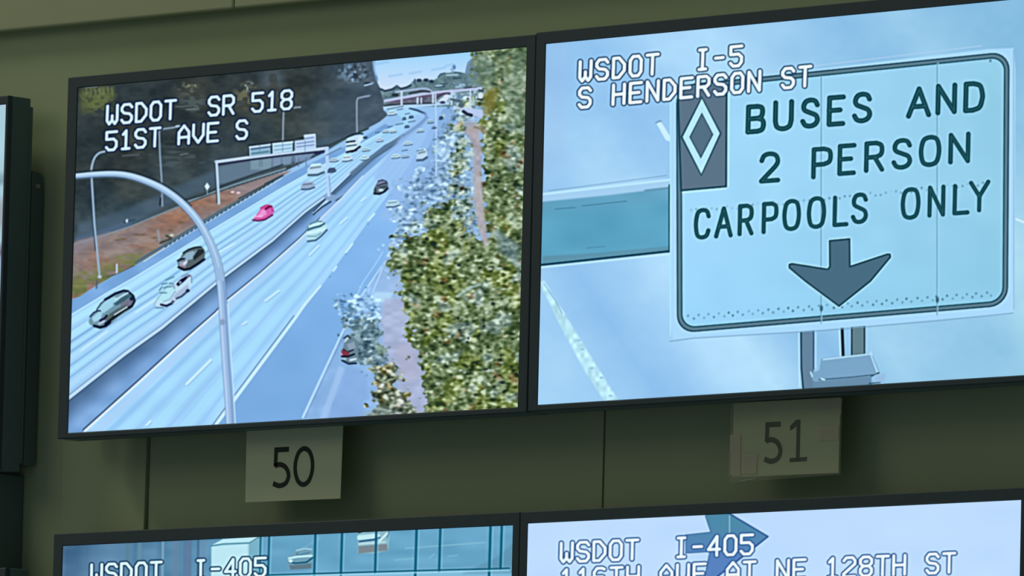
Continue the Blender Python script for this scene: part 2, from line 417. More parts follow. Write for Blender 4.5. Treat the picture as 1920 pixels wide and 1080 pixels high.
    L([(690, 241), (640, 262), (602, 280)], 3.4, (48, 66, 72), 1.3)
    cv.done()
    # dirt bank with the guard rail
    cv.part('pictured_bank', 'brown dirt bank in the picture')
    bank = [(120, 470), (143, 452), (190, 440), (245, 424), (330, 389), (380, 371), (440, 350), (500, 331), (545, 320), (525, 334), (480, 360), (440, 383), (390, 412), (340, 443), (300, 470), (250, 500), (215, 516), (180, 536), (150, 556), (110, 570)]
    def bankc(X, Y):
        n = (noise(X, Y, 22, 8, 51) - .5) * 22 + (noise(X, Y, 8, 4, 52) - .5) * 18
        base = np.array((140, 126, 124.)); r = (np.clip(1.25 - np.hypot((X - 335) / 62, (Y + .48 * (X - 335) - 408) / 22), 0, 1) * .9 + np.clip((noise(X, Y, 36, 14, 53) - .5) * 1.6, 0, .5))[..., None].clip(0, 1)
        base = base * (1 - r) + np.array((152, 114, 96.)) * r
        g = (np.clip((Y + .33 * X - 548) / 34, 0, 1) * np.clip((noise(X, Y, 12, 8, 54) - .22) * 2.6, 0, 1) * np.clip((300 - X) / 30, 0, 1))[..., None]
        base = base * (1 - g) + np.array((112, 120, 76.)) * g
        return base + n[..., None] * np.array((1, .95, .7))
    P(bank, bankc, 1.4)
    P([(110, 470), (147, 452), (205, 436), (200, 446), (150, 470), (110, 500)], (140, 130, 140), 6, .7)
    P([(440, 352), (545, 320), (522, 334), (470, 362), (440, 372)], (150, 138, 146), 4, .55)
    for x, y in ((232, 448), (222, 450), (268, 440), (290, 446), (340, 417), (320, 432), (256, 440), (300, 452)): E(x, y, 6, 2, (104, 88, 66), 1.6, .7)
    for x, y in ((447, 361.5), (436, 360)): E(x, y, 3.5, 2, (235, 205, 215), 1)
    for x, y in ((222, 482), (240, 478), (258, 480), (236, 492), (205, 500), (160, 512), (150, 525), (250, 490)): E(x, y, 7, 4, (118, 126, 66), 3, .6)
    L([(296, 432), (300, 458)], 5, (150, 160, 170), 2, .7); L([(300, 456), (322, 447), (312, 442)], 3.5, (40, 50, 45), 1, .8); E(322, 441, 4, 2.4, (190, 210, 190), 1)
    L([(219, 496), (219, 513)], 3.6, (190, 212, 228), 1.2)
    L([(200, 519), (225, 512), (252, 498)], 2.6, (70, 88, 100), 1.2, .8)
    L([(141, 458), (200, 440), (245, 424), (330, 389), (352, 381)], 2.4, (124, 150, 170), 1.2, .85)
    L([(352, 378), (400, 360), (440, 346), (500, 327), (535, 316)], 3, (128, 156, 172), 1.2)
    L([(348, 374), (380, 366), (420, 347), (480, 326), (530, 309)], 3.6, (40, 54, 62), 1.3, .8)
    for k in range(14):
        x = 430 + k * 8; y = 352 - k * 2.55; L([(x, y + 1), (x + 4, y - .5)], 2.6, (60, 74, 80), 1, .7)
    L([(232, 417), (252, 412)], 3.4, (55, 75, 95), 1.2); E(238, 414, 2.2, 3.5, (200, 225, 240), .8)
    L([(300, 386), (320, 380)], 2.4, (60, 82, 110), 1.2, .7)
    cv.done()
    # left carriageway
    cv.part('pictured_road', 'pale left carriageway in the picture')
    Utop = [(110, 602), (133, 588), (200, 548), (250, 519.5), (330, 471), (400, 428), (470, 386), (530, 350), (575, 325), (620, 300), (660, 278), (700, 255), (735, 238), (760, 226), (745, 214), (722, 206)]
    Bar = [(110, 759), (129, 747), (236, 663), (305, 614), (356, 572), (423, 517), (513, 450), (573, 397), (615, 366), (670, 313), (721, 272), (757, 254), (781, 238), (800, 219), (797, 212), (768, 203)]
    P([(722, 200), (790, 196)] + Bar[::-1] + Utop, (164, 214, 252), 1.2)
    # shoulder strip beside the bank
    P([(110, 572), (150, 556), (180, 537), (215, 517), (250, 500), (300, 470), (340, 444), (390, 413), (440, 384), (480, 361), (525, 335), (560, 318), (612, 292), (660, 268), (700, 246), (722, 232), (735, 238), (700, 255), (660, 278), (620, 300), (575, 325), (530, 350), (470, 386), (400, 428), (330, 471), (250, 520), (200, 548), (133, 589), (110, 603)],
      lambda X, Y: np.array((120, 168, 222.)) + ((noise(X, Y, 30, 14, 61) - .5) * 16)[..., None], 1.2)
    L([(525, 332), (490, 352), (440, 381), (400, 404), (360, 428), (300, 465), (255, 492)], 5, (78, 108, 128), 1.4)
    L([(528, 334), (480, 362), (440, 386), (390, 416), (330, 452), (270, 490)], 2.2, (185, 215, 238), 1)
    for k in range(26):
        t = k / 25; x = 310 + t * 200; y = 462 - t * 121; L([(x, y + 1.4), (x + 3.4, y - 1.6)], 2.2, (36, 54, 66), .9, .85)
    L([(497, 345), (530, 329)], 3.2, (42, 70, 84), 1.1); L([(448, 372), (500, 345)], 2.6, (60, 76, 84), 1)
    def mid(t):   # a line running along the carriageway, t = 0 at its upper edge, 1 at the barrier
        A = np.array(spline(Utop[:13], 4)); Bp = np.array(spline(Bar[:12], 4))
        ka = np.concatenate([[0], np.cumsum(np.hypot(*np.diff(A, axis=0).T))]); kb = np.concatenate([[0], np.cumsum(np.hypot(*np.diff(Bp, axis=0).T))])
        u = np.linspace(0, 1, 60)
        a_ = np.stack([np.interp(u * ka[-1], ka, A[:, 0]), np.interp(u * ka[-1], ka, A[:, 1])], -1); b_ = np.stack([np.interp(u * kb[-1], kb, Bp[:, 0]), np.interp(u * kb[-1], kb, Bp[:, 1])], -1)
        return [tuple(p) for p in a_ * (1 - t) + b_ * t]
    for t, w, col, al in ((.1, 12, (180, 234, 255), .8), (.26, 12, (178, 234, 255), .8), (.2, 4, (150, 196, 240), .6), (.34, 3.6, (118, 168, 218), .85), (.40, 4, (180, 234, 255), .7), (.46, 3.4, (122, 172, 220), .8), (.53, 8, (182, 226, 255), .7), (.62, 3.2, (124, 174, 222), .75), (.69, 7, (178, 234, 255), .7), (.76, 3.4, (128, 178, 226), .75), (.85, 9, (180, 222, 255), .7), (.93, 4, (160, 196, 240), .7)):
        m = mid(t); ws = [max(1.2, w * (1 - .78 * i / 59)) for i in range(60)]
        L(m, ws, col, 1.4, al)
    L([(133, 591), (200, 550), (250, 521.5), (330, 473), (400, 430), (470, 388), (530, 352), (575, 327), (620, 302)], 2, (196, 236, 255), 1)
    for a_, b_ in (((152, 657), (201, 621)), ((255, 585), (300, 556)), ((400, 478), (440, 456))): L([a_, b_], 3, (200, 240, 255), 1)
    cv.done()
    # median barrier
    cv.part('pictured_barrier', 'shaded concrete median barrier in the picture')
    Rl = [(110, 850), (159, 808), (259, 718), (340, 644), (405, 587), (425, 565), (490, 512), (560, 450), (601, 410), (638, 374), (680, 330), (733, 284), (765, 258), (790, 238), (806, 220), (801, 214)]
    def med(X, Y):
        yb = np.interp(X, [p[0] for p in Bar[:13]], [p[1] for p in Bar[:13]]); yr = np.interp(X, [p[0] for p in Rl[:15]], [p[1] for p in Rl[:15]])
        t = np.clip((Y - yb) / np.maximum(yr - yb, 4), 0, 1)[..., None]
        k = smooth(np.clip(t * 1.5 - .1, 0, 1)); n = (noise(X, Y, 30, 22, 71) - .5) * 22
        return np.array((76, 110, 150.)) * (1 - k) + np.array((124, 168, 220.)) * k + n[..., None]
    P(Bar[:14] + Rl[:15][::-1], med, 1.2)
    L(Bar[:10], [8, 8, 7, 7, 7, 7, 6, 6, 5, 4], (190, 224, 252), 1.2)
    L([(x, y + 5 - i * .25) for i, (x, y) in enumerate(Bar[:10])], 2.4, (58, 84, 120), 1.1)
    L([(x - 2, y - 5 + i * .3) for i, (x, y) in enumerate(Bar[:9])], 1.8, (112, 146, 190), 1)
    L([(660, 325), (690, 300), (725, 276), (757, 254)], 7, (92, 122, 150), 2)
    L([(623, 366), (660, 334), (700, 297), (745, 268)], 3, (74, 104, 136), 1.4)
    L([(757, 254), (781, 237), (792, 228), (800, 219), (797, 213), (783, 207), (768, 203)], [5, 5, 4.6, 4.4, 4, 3.6, 3.2], (42, 66, 100), 1)
    P([(586, 399), (612, 372), (620, 374), (592, 402)], (178, 214, 246), 1); L([(588, 402), (604, 388), (620, 378)], 2.8, (30, 52, 80), .9); L([(588, 396), (611, 373)], 2.6, (50, 74, 100), .9)
    P([(606, 368), (620, 364), (636, 368), (628, 376), (614, 376)], (130, 165, 205), 1.2); L([(630, 376), (646, 366), (652, 360)], 2.6, (60, 86, 116), 1)
    cv.done()
    # right carriageway
    cv.part('pictured_road', 'broad right carriageway in the picture')
    S = [(360, 850), (415, 786), (437, 753), (490, 685), (555, 597), (600, 540), (650, 472), (700, 403), (740, 350), (770, 305), (796, 262), (812, 225)]
    P(Rl + [(830, 205), (812, 225)] + S[::-1], lambda X, Y: np.array((163, 214, 253.)) + ((noise(X, Y, 60, 40, 81) - .5) * 14)[..., None], 1.2)
    def lane(t):
        A = np.array(Rl[:15], float); Bp = np.array(S, float); u = np.linspace(0, 1, 40)
        ka = np.concatenate([[0], np.cumsum(np.hypot(*np.diff(A, axis=0).T))]); kb = np.concatenate([[0], np.cumsum(np.hypot(*np.diff(Bp, axis=0).T))])
        a_ = np.stack([np.interp(u * ka[-1], ka, A[:, 0]), np.interp(u * ka[-1], ka, A[:, 1])], -1); b_ = np.stack([np.interp(u * kb[-1], kb, Bp[:, 0]), np.interp(u * kb[-1], kb, Bp[:, 1])], -1)
        return [tuple(p) for p in a_ * (1 - t) + b_ * t]
    for t, w, col, al in ((.09, 16, (176, 210, 248), .6), (.2, 11, (138, 192, 240), .6), (.3, 14, (170, 226, 255), .6), (.4, 9, (150, 200, 244), .6), (.52, 20, (172, 228, 255), .6), (.63, 8, (150, 198, 246), .6), (.76, 20, (170, 227, 255), .6), (.86, 8, (148, 198, 246), .6), (.94, 10, (172, 220, 255), .6)):
        m = lane(t); L(m, [max(1.4, w * (1 - .85 * i / 39)) for i in range(40)], col, 2.4, al)
    L(Rl[1:11], [4.4, 4.2, 4, 3.6, 3.4, 3, 2.6, 2.2, 2, 1.6], (222, 236, 250), 1)
    L([(x - 3.2 + i * .25, y - 2.2 + i * .12) for i, (x, y) in enumerate(Rl[1:9])], [2.8, 2.8, 2.6, 2.4, 2.2, 2, 1.8, 1.4], (56, 84, 116), .9)
    for a_, b_, w in (((350, 720), (395, 675), 4.4), ((497, 564), (523, 545), 3.4), ((580, 478), (598, 460), 3), ((638, 419), (650, 408), 2.6), ((677, 377), (685, 371), 2.4), ((275, 797), (282, 790), 4), ((455, 608), (463, 603), 3)):
        L([(a_[0] + 1.5, a_[1] + 2.5), (b_[0] + 1.5, b_[1] + 2.5)], w, (140, 186, 236), 1.2, .6); L([a_, b_], w, (206, 242, 255), .9)
    cv.done()
    # shoulder, edge lines, verge
    cv.part('pictured_shoulder', 'blue grey paved shoulder in the picture')
    T = [(540, 835), (568, 782), (605, 702), (641, 625), (669, 567), (700, 522), (716, 498), (728, 470), (742, 430), (760, 380), (780, 330), (800, 285), (818, 240), (830, 205)]
    def sh(X, Y):
        t = np.clip((Y - 420) / 300, 0, 1)[..., None]
        return np.array((136, 188, 242.)) * (1 - t) + np.array((122, 172, 226.)) * t + ((noise(X, Y, 50, 40, 91) - .5) * 8)[..., None]
    P(S + T[::-1], sh, 1.2)
    P([(700, 330), (780, 215), (830, 205), (800, 300), (760, 380), (735, 420), (712, 410), (730, 365)], (150, 190, 240), 5, .75)
    L([(402, 800), (437, 753), (490, 682), (555, 595), (572, 570), (601, 536)], [6.4, 6, 5.6, 4.8, 4.4, 3.6], (206, 240, 255), 1)
    L([(398, 798), (433, 750), (486, 679), (551, 592)], 2.2, (88, 122, 164), .9, .8)
    for a_, b_ in (((648, 474), (661, 457)), ((691, 413), (702, 401)), ((625, 508), (631, 500))): L([a_, b_], 3.4, (202, 240, 255), .9); E(b_[0] - 12, b_[1] + 19, 2, 1.5, (96, 140, 180), .8, .6)
    P([(820, 265), (826, 262), (836, 245), (832, 243)], (196, 224, 255), 1); L([(826, 282), (836, 258)], 4, (196, 226, 255), 1)
    cv.done()
    cv.part('pictured_verge', 'pale verge beside the road in the picture')
    V = T + [(905, 180), (1010, 180), (1010, 850), (540, 850)]
    def vg(X, Y):
        n = (noise(X, Y, 16, 12, 101) - .5) * 20 + (noise(X, Y, 60, 40, 102) - .5) * 20
        t = (np.clip((X - 690) / 90, 0, 1) * np.clip((Y - 430) / 150, 0, 1))[..., None]
        return np.array((142, 184, 232.)) * (1 - t) + np.array((164, 182, 214.)) * t + n[..., None]
    P(V, vg, 1.2)
    L([(568, 782), (605, 702), (641, 625), (669, 567), (700, 522), (716, 498)], [4.4, 4, 3.6, 3, 2.6, 2], (186, 224, 255), .9)
    L([(572, 783), (609, 703), (645, 627)], 1.6, (100, 140, 190), .9, .6)
    L([(660, 575), (680, 530), (702, 498), (718, 472)], 2.4, (170, 212, 252), 1, .8); L([(699, 548), (717, 503)], 2.6, (176, 216, 255), 1)
    P([(598, 790), (636, 686), (646, 690), (612, 790)], (166, 200, 244), 3, .7); P([(612, 790), (650, 690), (690, 700), (680, 790)], (132, 172, 226), 5, .7)
    P([(682, 562), (705, 548), (738, 548), (730, 565), (690, 570)], (178, 220, 248), 3, .9)
    P([(722, 560), (760, 560), (768, 640), (780, 700), (805, 760), (800, 785), (770, 780), (745, 715), (722, 660), (714, 600)], lambda X, Y: np.array((172, 184, 218.)) + ((noise(X, Y, 14, 7, 103) - .5) * 26)[..., None], 5, .9)
    P([(740, 650), (775, 640), (790, 700), (770, 715), (752, 700)], (176, 176, 202), 8, .6)
    cv.done()
    # foliage
    rng = np.random.RandomState(5)
    def bush(name, label, outline, base, seed, contrast=44, ragged=9, fuzz=5, size=1.0, chroma=(), lo=(26, 38, 36), hi=(214, 226, 220), thin=0.0):
        """a mass of leaves: ragged outline, light and dark dabs, drifting leaf colour"""
        cv.part(name, label)
        win = cv._win(outline, 16); X, Y = cv.X[win], cv.Y[win]; sh = X.shape
        ins = np.zeros(sh, bool); d2 = np.full(sh, 1e9)
        for i in range(len(outline)):
            p, q = outline[i], outline[(i + 1) % len(outline)]; d2 = np.minimum(d2, cv.seg_d2(X, Y, p, q))
            if p[1] != q[1]: ins ^= ((p[1] > Y) != (q[1] > Y)) & (X < (q[0] - p[0]) * (Y - p[1]) / (q[1] - p[1]) + p[0])
        sd = np.sqrt(d2) * np.where(ins, 1, -1) + cloud(sh, 6 * size, 4.5 * size, seed) * ragged * .7 + cloud(sh, 2.4 * size, 1.7 * size, seed + 9) * ragged * .6
        cov = smooth(np.clip(sd / (2 * fuzz) + .5, 0, 1))
        fine = cloud(sh, 2.5 * size, 1.7 * size, seed + 1); med = cloud(sh, 6 * size, 4.4 * size, seed + 2); big = cloud(sh, 20, 18, seed + 3)
        lum = np.tanh((fine * .85 + med * .4) * .95) * contrast * 1.08 + big * 7 - np.clip(-fine - 1.1, 0, 1) * 34 + np.clip(fine - 1.25, 0, 1) * 40
        c = np.array(base, float) + np.zeros((*sh, 3))
        for k, (col, sx, sy, thr) in enumerate(chroma):
            m = np.clip((cloud(sh, sx, sy, seed + 20 + k) - thr) * 1.2, 0, .68)[..., None]; c = c * (1 - m) + np.array(col, float) * m
        c = c + lum[..., None] * np.array((1.0, 1.0, .98)) * np.where(lum > 0, 1.25, 1.0)[..., None]
        w = np.clip((lum - 22) / 60, 0, 1)[..., None]; c = c * (1 - w * .55) + np.array(hi, float) * w * .55
        c = np.maximum(c, np.array(lo, float))
        if thin: cov = cov * np.clip(.5 + np.abs(fine) * thin + med * .3, 0, 1)
        cv.put(win, cov, lambda X_, Y_: c)
        cv.done()
    GREENS = (((112, 128, 60), 9, 12, .35), ((136, 160, 158), 10, 8, .9), ((126, 106, 70), 4.5, 4.5, 1.35))
    bush('pictured_shrubs', 'blue grey brush beside the far lanes in the picture', [(842, 175), (890, 168), (905, 200), (885, 240), (890, 300), (888, 380), (900, 470), (880, 520), (800, 520), (735, 500), (722, 470), (745, 430), (735, 385), (752, 350), (775, 330), (812, 300), (840, 235)],
         (142, 178, 212), 200, 34, 9, 8, 1.05, (((150, 176, 168), 10, 8, .9),), (60, 88, 104), (196, 226, 250), .55)
    bush('pictured_shrubs', 'grey green brush left of the dirt track in the picture', [(852, 200), (880, 190), (884, 240), (878, 300), (884, 380), (896, 450), (860, 440), (800, 425), (800, 400), (826, 380), (850, 340), (846, 270)],
         (122, 146, 132), 213, 48, 10, 8, 1.0, (((112, 124, 62), 7, 9, .3), ((128, 100, 60), 4.5, 5, 1.2), ((150, 180, 196), 8, 8, .7)), (36, 44, 40), (206, 222, 226), .3)
    bush('pictured_shrubs', 'olive trees on the right bank in the picture', [(884, 60), (1030, 40), (1030, 850), (786, 850), (796, 770), (790, 720), (788, 690), (770, 640), (766, 600), (752, 560), (742, 520), (728, 500), (736, 462), (770, 440), (798, 424), (812, 396), (846, 380), (872, 440), (908, 440), (900, 380), (900, 250), (905, 240), (903, 190), (898, 150), (888, 110)],
         (102, 122, 86), 230, 38, 8, 3.5, 1.12, GREENS, (30, 44, 38), (198, 214, 200))
    cv.part('pictured_path', 'pinkish dirt track through the trees in the picture')
    P([(870, 246), (882, 238), (897, 246), (903, 280), (902, 330), (908, 400), (916, 455), (908, 462), (896, 420), (889, 380), (888, 320), (886, 270)], lambda X, Y: np.array((174, 168, 178.)) + ((noise(X, Y, 7, 8, 301) - .5) * 34)[..., None], 3.4, .9)
    P([(868, 232), (885, 228), (906, 236), (914, 248), (900, 250), (880, 246)], (176, 158, 148), 5, .6); L([(890, 238), (902, 241), (907, 250)], 4, (116, 96, 44), 2, .6)
    P([(888, 322), (903, 330), (906, 390), (892, 385)], (190, 186, 184), 5, .5)
    cv.done()
    cv.cur = len(cv.parts) - 1
    for _ in range(70):     # leaves hanging over the track's edges, and scattered bright and dark tufts
        x = rng.uniform(800, 975); y = rng.uniform(110, 765)
        if y > 240 and 882 < x < 908 and y < 450: continue
        if x < 870 and y < 420: continue
        E(x, y, rng.uniform(2, 5), rng.uniform(1.5, 3.4), ((28, 40, 40), (188, 206, 200), (140, 132, 62), (134, 104, 66))[rng.choice(4, p=[.42, .40, .13, .05])], 1, .85)
    for x, y in ((915, 180), (922, 195), (912, 205), (926, 175)): E(x, y, 9, 12, (122, 118, 52), 4, .7)
    P([(934, 100), (988, 92), (988, 240), (960, 240), (945, 180)], (112, 138, 128), 14, .45)
    P([(880, 118), (905, 100), (930, 120), (925, 165), (900, 170), (880, 160)], (106, 134, 130), 8, .55)
    L([(872, 168), (890, 164), (903, 166)], 3, (60, 70, 70), 1); E(901, 179, 5, 6, (210, 226, 240), 1.4); L([(896, 186), (904, 187)], 3.4, (40, 46, 66), 1)
    P([(930, 430), (975, 460), (972, 500), (935, 470)], (110, 140, 165), 7, .5)
    L([(858, 555), (880, 540), (900, 533)], 5, (168, 196, 196), 1.6, .8)
    for (x0, y0, x1, y1) in ((918, 520, 922, 590), (925, 640, 922, 700), (945, 560, 942, 690), (905, 570, 902, 640)): L([(x0, y0), (x1, y1)], 2, (150, 176, 150), 1.2, .4)
    cv.done()
    bush('pictured_shrubs', 'grey green bush over the parked car in the picture', [(650, 592), (672, 582), (690, 592), (710, 604), (720, 640), (726, 660), (732, 690), (720, 700), (690, 690), (672, 682), (655, 640), (648, 615)],
         (104, 134, 148), 260, 30, 7, 4, 1.0, (((112, 136, 116), 8, 8, .5),), (40, 58, 68), (176, 208, 220))
    bush('pictured_shrubs', 'small pale twigs above the bush in the picture', [(636, 560), (665, 552), (700, 562), (714, 592), (690, 600), (650, 606), (640, 590)],
         (142, 186, 228), 270, 44, 8, 6, 1.0, (((120, 156, 172), 6, 5, .4),), (66, 102, 126), (196, 232, 248), .6)
    bush('pictured_shrubs', 'olive bush at the bottom edge of the picture', [(690, 690), (720, 682), (742, 692), (750, 715), (768, 740), (780, 790), (740, 800), (690, 800), (702, 740), (696, 715)],
         (104, 118, 98), 280, 48, 7, 5, 1.0, (((128, 120, 70), 8, 8, .3), ((150, 150, 150), 8, 8, .9)), (34, 44, 42), (204, 212, 204))
    cv.cur = len(cv.parts)
    P([(680, 775), (715, 760), (750, 772), (770, 784), (680, 790)], (150, 174, 180), 5, .45)
    cv.done()
    # elevated ramp and bridge
    cv.part('pictured_bridge', 'concrete overpass in the picture')
    P([(724, 186), (815, 172), (818, 192), (722, 198)], lambda X, Y: np.array((98, 104, 122.)) + ((noise(X, Y, 6, 5, 401) - .5) * 50)[..., None], 1.2)
    P([(718, 199), (842, 190), (842, 196), (720, 206)], (178, 214, 248), 1.2)
    L([(720, 198), (752, 195), (815, 193)], 3, (44, 56, 70), 1)
    L([(722, 189), (755, 183), (800, 175), (840, 171), (868, 169), (902, 165.5)], 5, (186, 200, 236), 1)
    L([(735, 191), (770, 185.5), (812, 178.5), (840, 174.5)], 3, (100, 76, 112), 1, .8)
    L([(742, 172.5), (765, 169.5), (790, 166), (800, 166), (808, 170)], 3.4, (168, 188, 222), 1); L([(768, 175), (790, 171), (806, 172)], 3.4, (50, 56, 72), 1)
    E(741, 178, 7, 3.4, (40, 56, 66), 1); L([(815, 186), (830, 176), (842, 175)], 4, (78, 66, 92), 1)
    for x, y0, y1, w in ((753, 172, 198, 4), (783, 184, 193, 4), (790, 184, 193, 3), (812, 176, 192, 4), (847, 172, 196, 3.4), (882, 168, 202, 3)): L([(x, y0), (x, y1)], w, (196, 216, 240), 1)
    L([(898, 169), (906, 171)], 3, (52, 60, 76), 1); L([(872, 165), (884, 163)], 2.4, (52, 66, 80), 1)
    P([(820, 190), (838, 176), (842, 184), (836, 192)], (210, 226, 248), 1); E(830, 192, 5, 2.6, (54, 56, 86), 1)
    P([(858, 200), (905, 206), (905, 222), (870, 212)], (184, 204, 240), 2); L([(869, 209), (876, 214), (884, 216)], 6, (32, 38, 60), 1.2)
    L([(846, 186), (865, 190)], 4, (74, 92, 110), 1.4); E(865, 197, 6, 5, (80, 104, 112), 1.5)
    cv.done()
    # gantry over the left carriageway
    cv.part('pictured_gantry', 'pale sign gantry in the picture')
    L([(404, 301.5), (470, 291), (540, 281.5), (614, 273)], 2.4, (34, 46, 58), 1, .8)
    L([(408, 309), (470, 299.5), (540, 290.5), (607, 284)], 3, (34, 40, 72), 1)
    L([(405, 303.5), (470, 294.5), (540, 286), (614, 277.5)], 5.6, (196, 218, 250), 1)
    L([(406, 303), (408, 340), (410.5, 381)], 5, (186, 214, 242), 1.1); L([(402.6, 305), (405, 345), (407, 380)], 1.8, (44, 60, 76), 1)
    L([(612.5, 278), (614.5, 320), (616.5, 366)], [6.2, 6, 5.4], (184, 212, 248), 1.1); L([(617, 330), (620, 366)], 2, (130, 168, 214), 1)
    L([(592, 288), (606, 285)], 4.5, (40, 46, 84), 1)
    def panel(p, body):
        P([(p[0][0] - 2.4, p[0][1] - 3), (p[1][0] + 2, p[1][1] - 3), (p[2][0] + 2, p[2][1]), (p[3][0] - 2.4, p[3][1])], (26, 36, 52), 1)
        P(p, body, .9)
    panel([(467.5, 274.5), (507, 269.5), (507.5, 288), (468, 292.5)], (140, 184, 210)); L([(468, 276), (507, 271)], 3, (196, 226, 250), .9); L([(468.5, 275), (469, 291)], 2, (190, 220, 245), .9); L([(471, 280), (506, 275)], 2.4, (62, 78, 120), 1); L([(472, 288), (504, 284)], 3, (52, 96, 112), 1.2, .7)
    panel([(510.5, 268.5), (549, 264.5), (549, 283.5), (511, 288)], (182, 222, 246)); L([(512, 270), (549, 266)], 2.8, (204, 234, 252), .9)
    for q in ((514, 274, 547, 270.5), (514, 281.5, 547, 277.5)): L([(q[0], q[1]), (q[2], q[3])], 2, (106, 146, 178), 1, .8)
    panel([(552.5, 264), (570.5, 262), (570.5, 252.5), (590.5, 250.5), (591, 279), (553, 283)], (186, 216, 248)); L([(571, 255), (590, 252.5)], 3.4, (206, 230, 254), .9); L([(591, 254), (591.5, 278)], 2, (206, 230, 250), .9)
    for q in ((572, 260, 588, 257.5), (556, 269.5, 589, 265), (556, 275.5, 589, 271.5)): L([(q[0], q[1]), (q[2], q[3])], 2.2, (104, 124, 176), 1, .85)
    for x in (487, 530, 572): L([(x, 266 + (552 - x) * .1), (x, 284)], 1.6, (96, 128, 168), .9, .7)
    cv.done()
    # thin lamp posts
    def post(pts, w, col, label): cv.part('pictured_lamp_post', label); L(pts, w, col, .9); cv.done()
    post(spline([(196, 284), (186, 287), (178, 295), (173, 308), (171, 322)], 6) + [(172, 336), (177, 420), (182, 470), (187, 520)], 4, (150, 180, 206), 'thin lamp post at the left edge of the picture')
    cv.cur = len(cv.parts); E(187, 519, 4, 3, (176, 200, 220), 1); L([(168.8, 340), (174, 420), (179, 470)], 1.8, (34, 58, 84), .9, .8); L([(182, 527), (181, 540)], 3.4, (70, 90, 112), 1.2, .8); cv.done()
    post([(337, 236), (326, 239), (304, 242), (298.5, 246), (300, 290), (303, 335), (304.5, 386)], 3.4, (132, 156, 178), 'thin lamp post crossing the caption in the picture')
    cv.cur = len(cv.parts); E(333, 236.5, 4, 2, (170, 200, 218), .9); L([(301, 372), (300, 384)], 2.6, (30, 30, 44), 1); cv.done()
    post([(563, 200.8), (548, 202), (532, 205), (531, 230), (530.5, 262)], 3.2, (138, 158, 178), 'thin lamp post above the gantry in the picture')
    post([(692, 180), (684, 181), (671, 184), (669, 190), (669, 220), (669.5, 247)], 3.2, (140, 158, 182), 'thin lamp post at the tree edge in the picture')
    post([(816.5, 176), (818, 240), (818, 330)], 2.8, (184, 214, 246), 'thin lamp post on the right shoulder in the picture')
    cv.part('pictured_sign', 'small pale diamond sign on the bank in the picture'); L([(388, 352), (389, 364)], 2.4, (120, 150, 160), .9); E(388.3, 349.5, 6.6, 8.4, (60, 84, 100), 1.4, .7); P([(388, 342), (393.5, 349.5), (388.5, 357.5), (383.5, 349.5)], (214, 236, 242), 1.2); cv.done()
    # vehicles
    def vehicle(label, name='pictured_car'): cv.part(name, label)
    vehicle('dark wagon nearest on the left lanes in the picture')
    P([(166, 602), (170, 595), (181, 582), (190, 568), (197, 561), (218, 548), (233, 543.5), (243, 546), (250, 553), (253, 563), (251, 572), (245, 580), (222, 595), (205, 611), (190, 615), (176, 613), (168, 608)], (112, 150, 166), 1.1)
    P([(183, 581), (198, 563), (214, 556), (226, 562), (212, 574), (196, 586), (184, 590)], (158, 210, 232), 2)
    L([(197, 562), (216, 550.5), (232, 545), (240, 546)], 4.6, (14, 24, 62), .9); L([(181, 581), (189, 569), (198, 562)], 2, (40, 62, 92), .9)
    L([(216, 562), (232, 553), (241, 549)], 3, (190, 222, 240), 1); P([(212, 570), (226, 560), (240, 551), (246, 555), (232, 566), (218, 573)], (58, 96, 112), 1.6)
    P([(226, 570), (240, 560), (248, 558), (250, 570), (240, 576), (228, 582)], (112, 116, 136), 2); L([(243, 549), (250, 555), (252.5, 564), (249, 571)], 4.4, (18, 30, 56), 1); E(247, 560, 4, 4, (22, 34, 60), 1)
    P([(206, 588), (222, 578), (240, 570), (232, 582), (216, 594), (206, 602), (198, 600)], (74, 96, 104), 2); E(205, 597, 6.5, 5.5, (88, 106, 96), 2)
    L([(198, 607), (214, 595), (232, 582), (247, 574)], 5, (16, 28, 44), 1.2); L([(215, 590), (228, 582), (238, 576)], 2.6, (196, 216, 220), .9)
    L([(169, 594), (176, 586), (184, 582.5), (188, 583)], 2.6, (22, 42, 82), .9); P([(172, 596), (182, 587), (192, 588), (188, 600), (176, 604)], (164, 212, 236), 2)
    L([(188, 601), (196, 597), (200, 592)], 4.4, (28, 30, 70), 1); L([(177, 611), (188, 614), (198, 611), (206, 604)], 5, (10, 14, 46), 1); L([(186, 607), (195, 602)], 3.4, (190, 196, 230), 1)
    cv.done()
    vehicle('white wagon beside the dark one in the picture')
    P([(288, 574), (291, 566), (301, 553), (312, 540), (326, 531), (340, 520), (352, 515), (358, 517), (359, 530), (356, 545), (344, 553), (332, 566), (318, 574), (303, 575)], (192, 224, 246), 1.2)
    P([(292, 560), (306, 540), (326, 532), (330, 541), (318, 560), (300, 567)], (180, 230, 246), 2)
    L([(289, 574), (292, 565), (302, 551), (313, 538)], 1.8, (120, 160, 190), 1, .7); L([(340, 519), (352, 514), (359, 518), (359.5, 530)], 1.8, (96, 120, 152), 1, .8); L([(306, 566), (318, 561), (329, 546)], 1.8, (120, 156, 188), 1, .8)
    for a_, b_ in (((304, 533), (313, 531)), ((318, 531), (324, 532)), ((307, 540), (312, 538)), ((313, 538), (322, 537)), ((300, 549), (312, 549)), ((311, 525), (326, 519)), ((299, 544), (304, 538))): L([a_, b_], 2.6, (88, 134, 158), 1, .9)
    P([(330, 533), (338, 524), (350, 517), (353, 520), (345, 528), (334, 537)], (24, 26, 58), 1); E(338, 529.5, 2.2, 2.4, (150, 180, 210), .9); L([(350, 519), (356, 517)], 3, (90, 80, 118), 1)
    L([(325, 534), (327, 540)], 4, (140, 170, 200), 1.4); P([(318, 566), (330, 550), (352, 533), (355, 540), (338, 556), (324, 570)], (166, 188, 218), 2)
